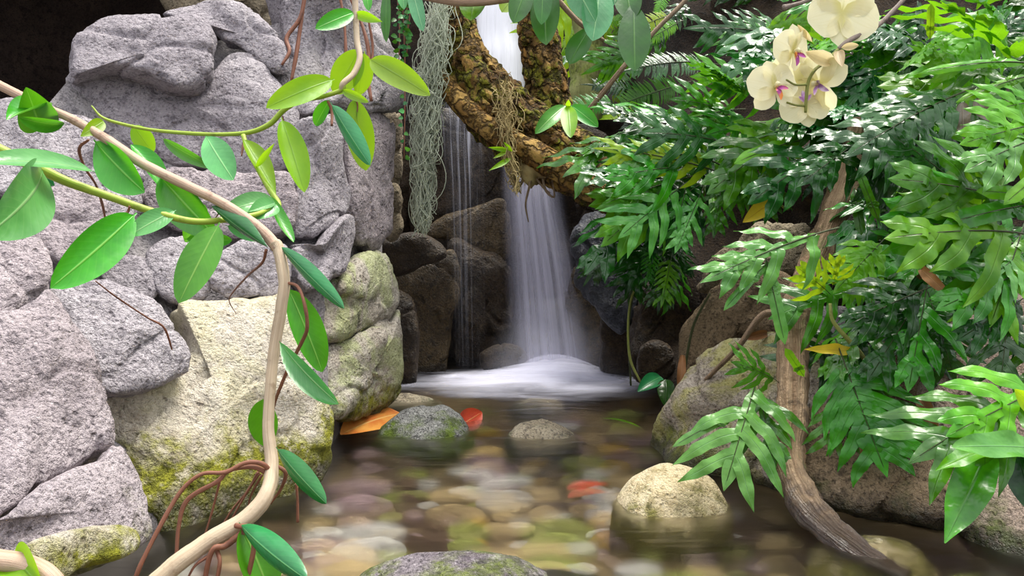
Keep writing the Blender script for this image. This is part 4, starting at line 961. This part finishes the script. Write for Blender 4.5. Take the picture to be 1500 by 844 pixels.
# ================================================================== FERNS OF THE RIGHT BANK
def clump(px, py, d, label, name='fern_clump', cat='fern'): return root_at(name, P(px, py, d), label, cat)
R6 = random.Random(33)
def fill(root, c, count, spread, lens, keys, mats, dirs=(-200, -20), dd=.10, pull=.10, faces=35):
    """Fronds springing from around c = (px, py, depth), lengths in px, directions in degrees (0 = right, -90 = down)."""
    for _ in range(int(count * .72)):
        bx, by = c[0] + R6.uniform(-1, 1) * spread[0], c[1] + R6.uniform(-1, 1) * spread[1]
        a = math.radians(R6.uniform(*dirs)); ln = R6.uniform(*lens) * 1.3; d0 = c[2] + .05 + R6.uniform(-dd, dd)
        frond(root, (bx, by, d0), (bx + ln * math.cos(a), by - ln * math.sin(a), d0 - R6.uniform(.2, 1.0) * pull), R6.choice(keys), R6.choice(mats), R6.uniform(-faces, faces), 1.0, False,
              toward=(EYE - P(*c)).normalized() * .6 + UP * R6.uniform(.2, 1.0))
# far, behind the log and in the dark centre
c = clump(870, 120, 2.75, 'yellow green ferns far behind the log, sunlight put into their colour')
fill(c, (860, 90, 2.75), 30, (38, 110), (50, 90), ['sword', 'sword', 'long', 'wide'], [FERNY, FERNY, FERNY, FERNL], (-150, 40), .12)  # bright yellow leaf colours stand in for backlight
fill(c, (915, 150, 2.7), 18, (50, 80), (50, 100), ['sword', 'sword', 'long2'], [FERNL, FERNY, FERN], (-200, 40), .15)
c = clump(820, 5, 3.05, 'yellow green foliage right of the upper waterfall')
fill(c, (845, 20, 2.85), 12, (25, 40), (40, 70), ['wide', 'sword'], [FERNY, FERNL], (-200, 20), .05)
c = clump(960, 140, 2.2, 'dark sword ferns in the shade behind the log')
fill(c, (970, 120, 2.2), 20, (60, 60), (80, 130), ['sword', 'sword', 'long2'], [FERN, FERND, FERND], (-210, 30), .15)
frond(c, (1010, 120, 2.0), (890, 160, 1.95), 'sword', FERN, 10, 1.2); frond(c, (1050, 95, 2.0), (900, 108, 1.9), 'sword', FERND, 40)
c = clump(1010, 40, 2.0, 'light yellow fern sprays at the top centre')
frond(c, (990, 20, 1.9), (905, 55, 1.85), 'sword', FERNY, 20); frond(c, (1000, 30, 1.9), (935, 68, 1.85), 'sword', FERNL, 10); frond(c, (980, -30, 1.95), (960, 30, 1.9), 'sword', FERNL, 0)
c = clump(1080, 60, 2.0, 'dark glossy ferns at the top behind the orchid')
fill(c, (1060, 70, 2.1), 26, (80, 70), (70, 130), ['long', 'wide', 'long2', 'sword'], [FERND, FERND, FERN, FERNB], (-230, 50), .15)
frond(c, (1165, 60, 1.7), (1000, 42, 1.62), 'long', FERNB, 30, 1.0); frond(c, (1150, 40, 1.75), (1040, 68, 1.7), 'long2', FERNW, 20)
# the middle mass left of the orchid
c = clump(1060, 250, 1.6, 'lobed fern with fronds painted pale with sky sheen hanging over the pool left of the orchid')
fill(c, (1040, 230, 1.55), 26, (90, 60), (80, 150), ['wide', 'wide2', 'long', 'few'], [FERN, FERN, FERNL, FERNB, FERND], (-215, -110), .10, .15)
frond(c, (1065, 258, 1.42), (868, 217, 1.36), 'long', FERNY, 25, .7, label='yellow tipped frond reaching over the log'); frond(c, (1060, 245, 1.45), (880, 236, 1.36), 'long2', FERNW, 35, .8)
for b, t, k, m, fa in [((1010, 250, 1.45), (985, 362, 1.38), 'long', FERN, 0), ((1030, 255, 1.45), (880, 300, 1.38), 'wide2', FERN, 15), ((1000, 260, 1.46), (880, 362, 1.40), 'few', FERNL, 10), ((1040, 260, 1.45), (935, 330, 1.40), 'wide', FERNB, 0), ((1060, 250, 1.45), (1045, 350, 1.40), 'wide2', FERN, 0),
 ((1080, 170, 1.5), (980, 145, 1.45), 'wide', FERN, 25), ((1090, 160, 1.5), (985, 182, 1.44), 'long', FERNW, 20), ((1120, 180, 1.5), (1030, 200, 1.42), 'wide', FERN, 15), ((1110, 130, 1.55), (1010, 112, 1.5), 'wide', FERNL, 20), ((1150, 190, 1.42), (1060, 225, 1.36), 'few', FERNL, 10), ((1190, 205, 1.35), (1075, 240, 1.28), 'single', FERNL, 25), ((1140, 220, 1.40), (1120, 330, 1.35), 'wide2', FERN, 0)]:
    frond(c, b, t, k, m, fa)
for b, t, k, m, fa in [((1015, 245, 1.40), (885, 262, 1.33), 'few', FERN, 20), ((1005, 268, 1.40), (905, 350, 1.34), 'wide', FERNW, 5), ((1030, 275, 1.40), (988, 372, 1.35), 'wide2', FERNW, 0), ((1075, 215, 1.42), (935, 195, 1.36), 'wide', FERNB, 25), ((1150, 200, 1.38), (1035, 285, 1.30), 'few', FERN, 10), ((1215, 215, 1.30), (1095, 300, 1.22), 'few', FERNB, 5)]:
    frond(c, b, t, k, m, fa)
c = clump(960, 370, 1.62, 'shaded fern hanging below the log beside the black boulder')
fill(c, (970, 340, 1.62), 12, (40, 25), (60, 110), ['long', 'long2', 'wide'], [FERND, FERN, FERND], (-150, -50), .06)
frond(c, (985, 370, 1.55), (968, 452, 1.50), 'long', FERNL, 0); frond(c, (960, 360, 1.56), (945, 420, 1.52), 'long', FERN, 0)
# behind and around the orchid
c = clump(1200, 80, 1.55, 'bright ferns directly behind the orchid flowers')
fill(c, (1180, 110, 1.5), 34, (80, 90), (80, 140), ['wide', 'wide2', 'long', 'few', 'fan'], [FERN, FERNL, FERNL, FERNB, FERN], (-220, 40), .12)
c = clump(1330, 40, 1.35, 'tangle of ferns at the top right')
fill(c, (1340, 60, 1.40), 46, (110, 80), (90, 160), ['wide', 'wide2', 'long', 'few', 'fan'], [FERN, FERN, FERNL, FERNB, FERND], (-220, 40), .12)
frond(c, (1362, 62, 1.15), (1364, 5, 1.12), 'single', FERNY, 0, 1.2, label='bright yellow green upright leaf')
c = clump(1470, 60, 1.15, 'light green ferns at the top right corner')
fill(c, (1470, 70, 1.18), 26, (60, 90), (90, 160), ['wide', 'wide2', 'few', 'fan'], [FERNL, FERN, FERN, FERNL], (-230, 60), .10)
frond(c, (1520, 95, 1.0), (1345, 108, .98), 'single', FERNL, 30, .5); frond(c, (1520, 110, 1.0), (1400, 150, .96), 'single', FERNL, 20, .5)
c = clump(1420, 140, 1.15, 'dark rippled fern with bronze lower lobes under the orchid')
fill(c, (1345, 190, 1.30), 22, (80, 40), (90, 130), ['fan', 'wide2', 'long'], [FERND, FERN, FERNB, FERND], (-200, -140), .05)
frond(c, (1425, 130, 1.12), (1235, 232, 1.06), 'fan', FERNB, 25); frond(c, (1390, 205, 1.12), (1240, 265, 1.08), 'fan', FERND, 5, 1.2); frond(c, (1300, 180, 1.15), (1165, 275, 1.08), 'wide2', FERNB, 10)
for b, t, wd in [((1358, 155, 1.10), (1352, 222, 1.08), 24), ((1410, 150, 1.10), (1412, 205, 1.08), 24), ((1430, 145, 1.10), (1450, 178, 1.08), 22)]: leaf(c, b, t, wd, BRONZE, 10, 'lance', .3, .3, wave=.3, name='lobe', label='bronze brown drooping lobe')
c = clump(1490, 200, 1.0, 'light green broad lobed fern at the right edge')
for b, t, k, m, fa in [((1530, 180, .95), (1405, 212, .90), 'few', FERNL, 10), ((1530, 200, .95), (1412, 252, .88), 'few', FERNW, 15), ((1540, 240, .93), (1470, 300, .88), 'single', FERNL, 0), ((1530, 150, 1.0), (1440, 165, .95), 'wide', FERNL, 15), ((1540, 300, .95), (1380, 330, .90), 'single', FERN, 20)]: frond(c, b, t, k, m, fa)
c = clump(1480, 330, 1.0, 'vivid green fern with long pointed lobes at the right')
for b, t, k, m, fa in [((1490, 360, .98), (1288, 318, .90), 'few', FERN, 20), ((1480, 350, .98), (1335, 280, .92), 'few', FERNL, 0), ((1460, 385, .98), (1320, 350, .92), 'single', FERNL, 10), ((1500, 370, .95), (1440, 420, .90), 'wide', FERNW, 10), ((1500, 330, .96), (1450, 480, .9), 'wide', FERNL, 0), ((1530, 300, .95), (1430, 280, .9), 'single', FERNL, 30)]: frond(c, b, t, k, m, fa)
fill(c, (1440, 330, 1.12), 20, (70, 70), (90, 140), ['wide', 'few', 'long'], [FERN, FERND, FERN], (-220, 0), .06)
for b, t, k, m, fa in [((1495, 300, .96), (1300, 262, .90), 'few', FERN, 25), ((1510, 345, .94), (1295, 350, .88), 'few', FERNL, 25), ((1500, 400, .93), (1370, 455, .88), 'few', FERN, 10), ((1290, 330, 1.06), (1258, 250, 1.05), 'single', FERN, 0), ((1400, 270, 1.04), (1300, 195, 1.02), 'few', FERNB, 20)]:
    frond(c, b, t, k, m, fa)
c = clump(1350, 340, 1.15, 'dense ferns in the middle of the right bank')
fill(c, (1370, 320, 1.26), 28, (60, 80), (80, 140), ['wide', 'wide2', 'fan', 'few'], [FERN, FERND, FERN, FERNB], (-220, 0), .08)
frond(c, (1300, 345, 1.08), (1220, 430, 1.04), 'fan', FERNL, 0, 1.1); frond(c, (1250, 270, 1.15), (1262, 345, 1.12), 'single', FERN, 0, 1.2); frond(c, (1290, 270, 1.12), (1300, 340, 1.10), 'single', FERND, 0, 1.2)
c = clump(1200, 430, 1.1, 'young yellow green lobed leaf in front of the trunk')
frond(c, (1215, 430, 1.06), (1165, 390, 1.02), 'few', FERNY, 10, 1.2); frond(c, (1218, 425, 1.06), (1230, 372, 1.03), 'few', FERNY, 10, 1.2)
c = clump(1350, 430, 1.05, 'dark green fern with long drooping lobes over the right boulders')
for b, t, k, m, fa in [((1358, 420, 1.04), (1330, 575, .98), 'few', FERN, 0), ((1365, 420, 1.04), (1235, 480, 1.0), 'few', FERND, 10), ((1350, 430, 1.04), (1270, 560, 1.0), 'few', FERND, 0), ((1360, 430, 1.05), (1400, 560, 1.02), 'wide', FERND, 0)]: frond(c, b, t, k, m, fa)
fill(c, (1330, 440, 1.10), 14, (60, 40), (80, 130), ['wide', 'few'], [FERND, FERN], (-170, -40), .05)
c = clump(1490, 440, .95, 'dark frond with wavy lobes hanging over the pinkish boulder')
for b, t, k, m, fa in [((1480, 430, .93), (1465, 570, .88), 'wide', FERND, 0), ((1510, 430, .93), (1400, 500, .90), 'few', FERND, 0), ((1520, 470, .92), (1500, 590, .88), 'few', FERN, 0)]: frond(c, b, t, k, m, fa)
c = clump(1520, 590, .85, 'fern with broad pale leaves at the lower right edge')
for b, t, k, m, fa in [((1530, 580, .84), (1330, 680, .78), 'wide', FERN, 20), ((1540, 560, .84), (1385, 640, .78), 'few', FERNL, 0)]: frond(c, b, t, k, m, fa)
leaf(c, (1450, 655, .78), (1384, 796, .72), 58, FERN, 0, 'lance', .2, .2, wave=.3, name='lobe'); leaf(c, (1540, 660, .78), (1394, 655, .72), 44, FERNW, 30, 'ellip', .2, .3, wave=.2, name='lobe', label='pale bluish broad lobe'); leaf(c, (1470, 650, .78), (1370, 690, .74), 36, FERNL, 30, 'lance', .3, .3, wave=.3, name='lobe'); leaf(c, (1490, 660, .80), (1520, 760, .78), 50, FERND, 0, 'lance', .3, .3, name='lobe'); leaf(c, (1520, 600, .8), (1486, 570, .78), 30, FERNY, 0, 'ovate', .3, .3, name='lobe')
# lower fronds hanging over the lichen boulder and the ledge
c = clump(1115, 545, 1.12, 'pale green fern hanging over the lichen boulder')
frond(c, (1112, 545, 1.10), (1060, 720, 1.00), 'wide', FERNW, 0, 1.1); frond(c, (1140, 560, 1.10), (1070, 530, 1.06), 'wide', FERN, 20); frond(c, (1110, 560, 1.1), (1135, 690, 1.02), 'few', FERN, 0); frond(c, (1180, 555, 1.06), (1150, 510, 1.04), 'single', FERNL, 0, 1.3); frond(c, (1100, 600, 1.08), (985, 655, 1.04), 'single', FERNW, 20, .7)
c = clump(1230, 540, 1.05, 'rippled fan shaped green frond hanging over the brown ledge')
frond(c, (1225, 500, 1.06), (1300, 700, .98), 'fan', FERN, 0, 1.25); frond(c, (1235, 560, 1.06), (1215, 670, 1.02), 'wide', FERN, 0); frond(c, (1230, 540, 1.06), (1360, 660, 1.0), 'fan', FERN, 10, .8)
c = clump(1215, 345, 1.05, 'pale frond stirred by the breeze in front of the trunk')
frond(c, (1225, 335, 1.02), (1025, 415, .94), 'wide2', FERNW, 20, .8); frond(c, (1120, 370, .98), (1150, 505, .95), 'single', FERNW, 0, .9); frond(c, (1130, 380, .98), (1060, 455, .95), 'single', FERNW, 10, .8)
# yellow leaf, long yellow green leaves, dry leaves
c = root_at('yellow_leaf_plant', P(1150, 310, 1.35), 'yellow dying leaf hanging under the ferns', 'leaf'); leaf(c, (1135, 292, 1.34), (1088, 326, 1.30), 28, YELLOW, 0, 'ovate', .3, .3, name='blade'); stem([(1135, 292, 1.34, 3), (1155, 305, 1.35, 4), (1160, 260, 1.38, 4)], STALKG, c, 'stalk')
c = root_at('curved_stalk', P(1270, 530, 1.08), 'curved pale green stalk with a yellowing leaf beside the trunk', 'plant')
stem([(1216, 445, 1.08, 5), (1220, 470, 1.07, 6), (1240, 495, 1.06, 7), (1262, 520, 1.06, 7), (1275, 545, 1.06, 6)], STALKG, c, 'stalk'); leaf(c, (1255, 515, 1.06), (1178, 512, 1.04), 18, YELLOW, 20, 'lance', .4, .2, wave=.3)
for k, (b, t, wd, lab) in enumerate([((1350, 395, 1.06), (1392, 435, 1.02), 20, 'crumpled dry brown leaf hanging at the middle of the right ferns'), ((1340, 365, 1.10), (1348, 410, 1.08), 26, 'dry brown leaf above the crumpled one'), ((1350, 585, 1.04), (1375, 660, 1.0), 28, 'curled dry leaf on the brown ledge beside the pinkish boulder'), ((1350, 600, 1.04), (1335, 640, 1.02), 22, 'dry leaf behind the curled one on the ledge'), ((1270, 650, 1.04), (1268, 690, 1.02), 20, 'small dry leaf hanging on the front of the brown ledge'), ((1000, 520, 1.45), (995, 590, 1.42), 14, 'orange dry strip of leaf beside the lichen boulder'), ((1330, 340, 1.2), (1300, 300, 1.2), 30, 'brown dead frond in the shade of the right bank')]):
    lone_leaf('dry_leaf', b, t, wd, DRY, lab, prof='ovate', fold=.7, bend=1.0, wave=.5)
# heart shaped leaves at the water's edge
c = root_at('heart_leaf_plant', P(965, 540, 1.62), 'small plant with two heart shaped leaves at the end of the pool', 'plant')
leaf(c, (968, 552, 1.62), (934, 574, 1.56), 26, L_DEEP, 20, 'ovate', .3, .4); leaf(c, (975, 556, 1.60), (976, 598, 1.55), 26, FERND, 0, 'ovate', .3, .3)
stem([(938, 560, 1.62, 3), (922, 520, 1.64, 4), (922, 450, 1.66, 3), (940, 400, 1.68, 3)], STALKG, c, 'stalk')
# dark wiry stems by the alcove
for k, rows in enumerate([[(924, 565, 1.70, 3), (921, 480, 1.70, 3), (930, 420, 1.70, 3), (945, 360, 1.7, 3)], [(1000, 560, 1.5, 4), (1015, 480, 1.5, 4), (1040, 430, 1.5, 3)]]):
    q = root_at('wiry_stem', P(*rows[0][:3]), ['dark wiry stem hanging at the right of the foam', 'brown wiry stem leaning over the brown boulder'][k], 'stem'); stem(rows, STALK, q, 'stem_strand', 6)
# maidenhair ferns: tiny fan leaflets
R7 = random.Random(77)
for (cx, cy, d, rx, ry, lab) in [(1420, 275, 1.02, 50, 22, 'patch of tiny round maidenhair leaflets at the right'), (1425, 392, 1.0, 22, 34, 'small spray of maidenhair leaflets above the pinkish boulder')]:
    V, F_, UV = [], [], []
    for k in range(150):
        p = P(cx + R7.gauss(0, .5) * rx, cy + R7.gauss(0, .5) * ry, d + R7.uniform(-.02, .02)); s = R7.uniform(.004, .007)
        nrm = (EYE - p).normalized() + Vector((R7.uniform(-.5, .5), 0, R7.uniform(0, .9))); nrm.normalize(); xa = nrm.cross(UP).normalized(); ya = nrm.cross(xa); b = len(V)
        V.append(p); UV.append((.5, 0))
        for q in range(7):
            a = math.pi * (q / 6 - .5) * 1.5; V.append(p + (xa * math.sin(a) + ya * math.cos(a)) * s * 1.6 + nrm * .001); UV.append((q / 6, 1))
        F_ += [(b, b + 1 + q, b + 2 + q) for q in range(6)]
    tag(link('maidenhair_fern', mesh_of('maidenhair_fern', V, F_, UV, MAIDEN)), lab, 'fern', None, 'stuff')

# ================================================================== ORCHID
orc = root_at('orchid', P(1300, 30, .98), 'pale yellow orchid spray with magenta lips at the upper right', 'orchid')
stem([(1345, -25, 1.0, 7), (1312, 12, .99, 7), (1285, 38, .98, 7), (1262, 50, .97, 8), (1240, 62, .96, 7), (1228, 72, .96, 6)], TWIG, orc, 'flower_stalk', 8, 30, .15, 80)
stem([(1228, 72, .96, 5), (1210, 90, .95, 5), (1194, 102, .94, 5), (1184, 120, .94, 5), (1181, 145, .94, 5), (1180, 165, .94, 4)], STALKG, orc, 'flower_stalk', 8, 30)
stem([(1182, 124, .94, 4), (1165, 124, .93, 3), (1152, 117, .92, 3)], STALKG, orc, 'flower_stalk', 6); stem([(1178, 155, .94, 4), (1165, 154, .93, 3), (1152, 150, .93, 3)], STALKG, orc, 'flower_stalk', 6)
def flower(c, R, up, turn, tilt, lipmat=LIP, back=False, label=None):
    """c: (px, py, depth), R radius in px, up: roll, turn: yaw away from the viewer, tilt."""
    o = P(*c); r = R / F * c[2]
    f = (EYE - o).normalized(); f = Matrix.Rotation(math.radians(turn), 3, 'Z') @ f
    x = UP.cross(f).normalized(); f = Matrix.Rotation(math.radians(tilt), 3, x) @ f; y = f.cross(x)
    Rm = Matrix.Rotation(math.radians(up), 3, f); x, y = Rm @ x, Rm @ y
    B3 = Matrix((x, y, f)).transposed()
    def pet(ang, L, W, cup, prof='petal'):
        V, F_, UV = leaf_geo(W / L, prof, cup, .35 if not back else -.2, 0, .08, 9, 6, 0, ang)
        A = Matrix.Rotation(math.radians(ang), 3, 'Z')
        out = []
        for v in V:
            q = A @ (Vector(v) * L); out.append(B3 @ q)
        return out, F_, UV
    V, F_, UV = [], [], []
    for ang in (0, 128, -128):                       # three sepals form the body of the flower
        v, f_, u_ = pet(ang, r * 1.0, r * .78, .15, 'ellip'); b = len(V); V += [q - f * r * .04 for q in v]; F_ += [tuple(i + b for i in t) for t in f_]; UV += u_
    fl = link('flower', mesh_of('flower', V, F_, UV, PETAL), orc, o - orc.location)
    if label: fl['label'] = label
    for ang in (68, -68):
        v, f_, u_ = pet(ang, r * 1.05, r * 1.25, .12); link('petal', mesh_of('petal', v, f_, u_, PETAL), fl)
    if lipmat:
        V, F_, UV = [], [], []
        for (ang, L, W, lift) in ((180, .5, .26, .35), (120, .30, .2, .5), (-120, .30, .2, .5)):
            v, f_, u_ = pet(ang, r * L, r * W, .9, 'ovate'); b = len(V)
            V += [q + f * r * (lift * (i // 7) / 9 * .8 + .05) for i, q in enumerate(v)]; F_ += [tuple(i + b for i in t) for t in f_]; UV += u_
        link('lip', mesh_of('lip', V, F_, UV, lipmat), fl)
        sv, sf, su = tube_mesh([B3 @ Vector((0, 0, .02 * r)), B3 @ Vector((0, .1 * r, .2 * r)), B3 @ Vector((0, .05 * r, .3 * r))], [r * .07, r * .09, r * .06], 8)
        link('column', mesh_of('column', sv, sf, su, PETAL), fl)
flower((1234, 18, .97), 52, 172, 20, -15, None, True, 'largest flower, seen from behind')
flower((1162, 76, .93), 40, 8, 55, 5, LIP)
flower((1135, 128, .92), 42, 10, 35, -10, LIP)
flower((1200, 122, .96), 46, 60, -30, 10, LIPW)
flower((1178, 152, .97), 36, 190, 10, -30, LIPW)
flower((1168, 118, .975), 40, 100, 0, 0, None, True)
for (b, t, wd) in [((1222, 92, .95), (1180, 76, .93), 30), ((1228, 74, .955), (1234, 98, .93), 22), ((1232, 70, .955), (1258, 66, .94), 16), ((1190, 62, .95), (1168, 36, .93), 12)]:
    leaf(orc, b, t, wd, BUD, 0, 'obov', 1.0, .3, name='bud', label='withered cream bud')
tw = root_at('twig', P(1155, 12, 1.15), 'knobbly grey twig at the top edge left of the orchid', 'twig')
stem([(1148, 12, 1.15, 10), (1160, 8, 1.15, 7), (1180, 2, 1.15, 6), (1210, -12, 1.15, 6)], TWIG, tw, 'stick', 8, 20, .3, 90)
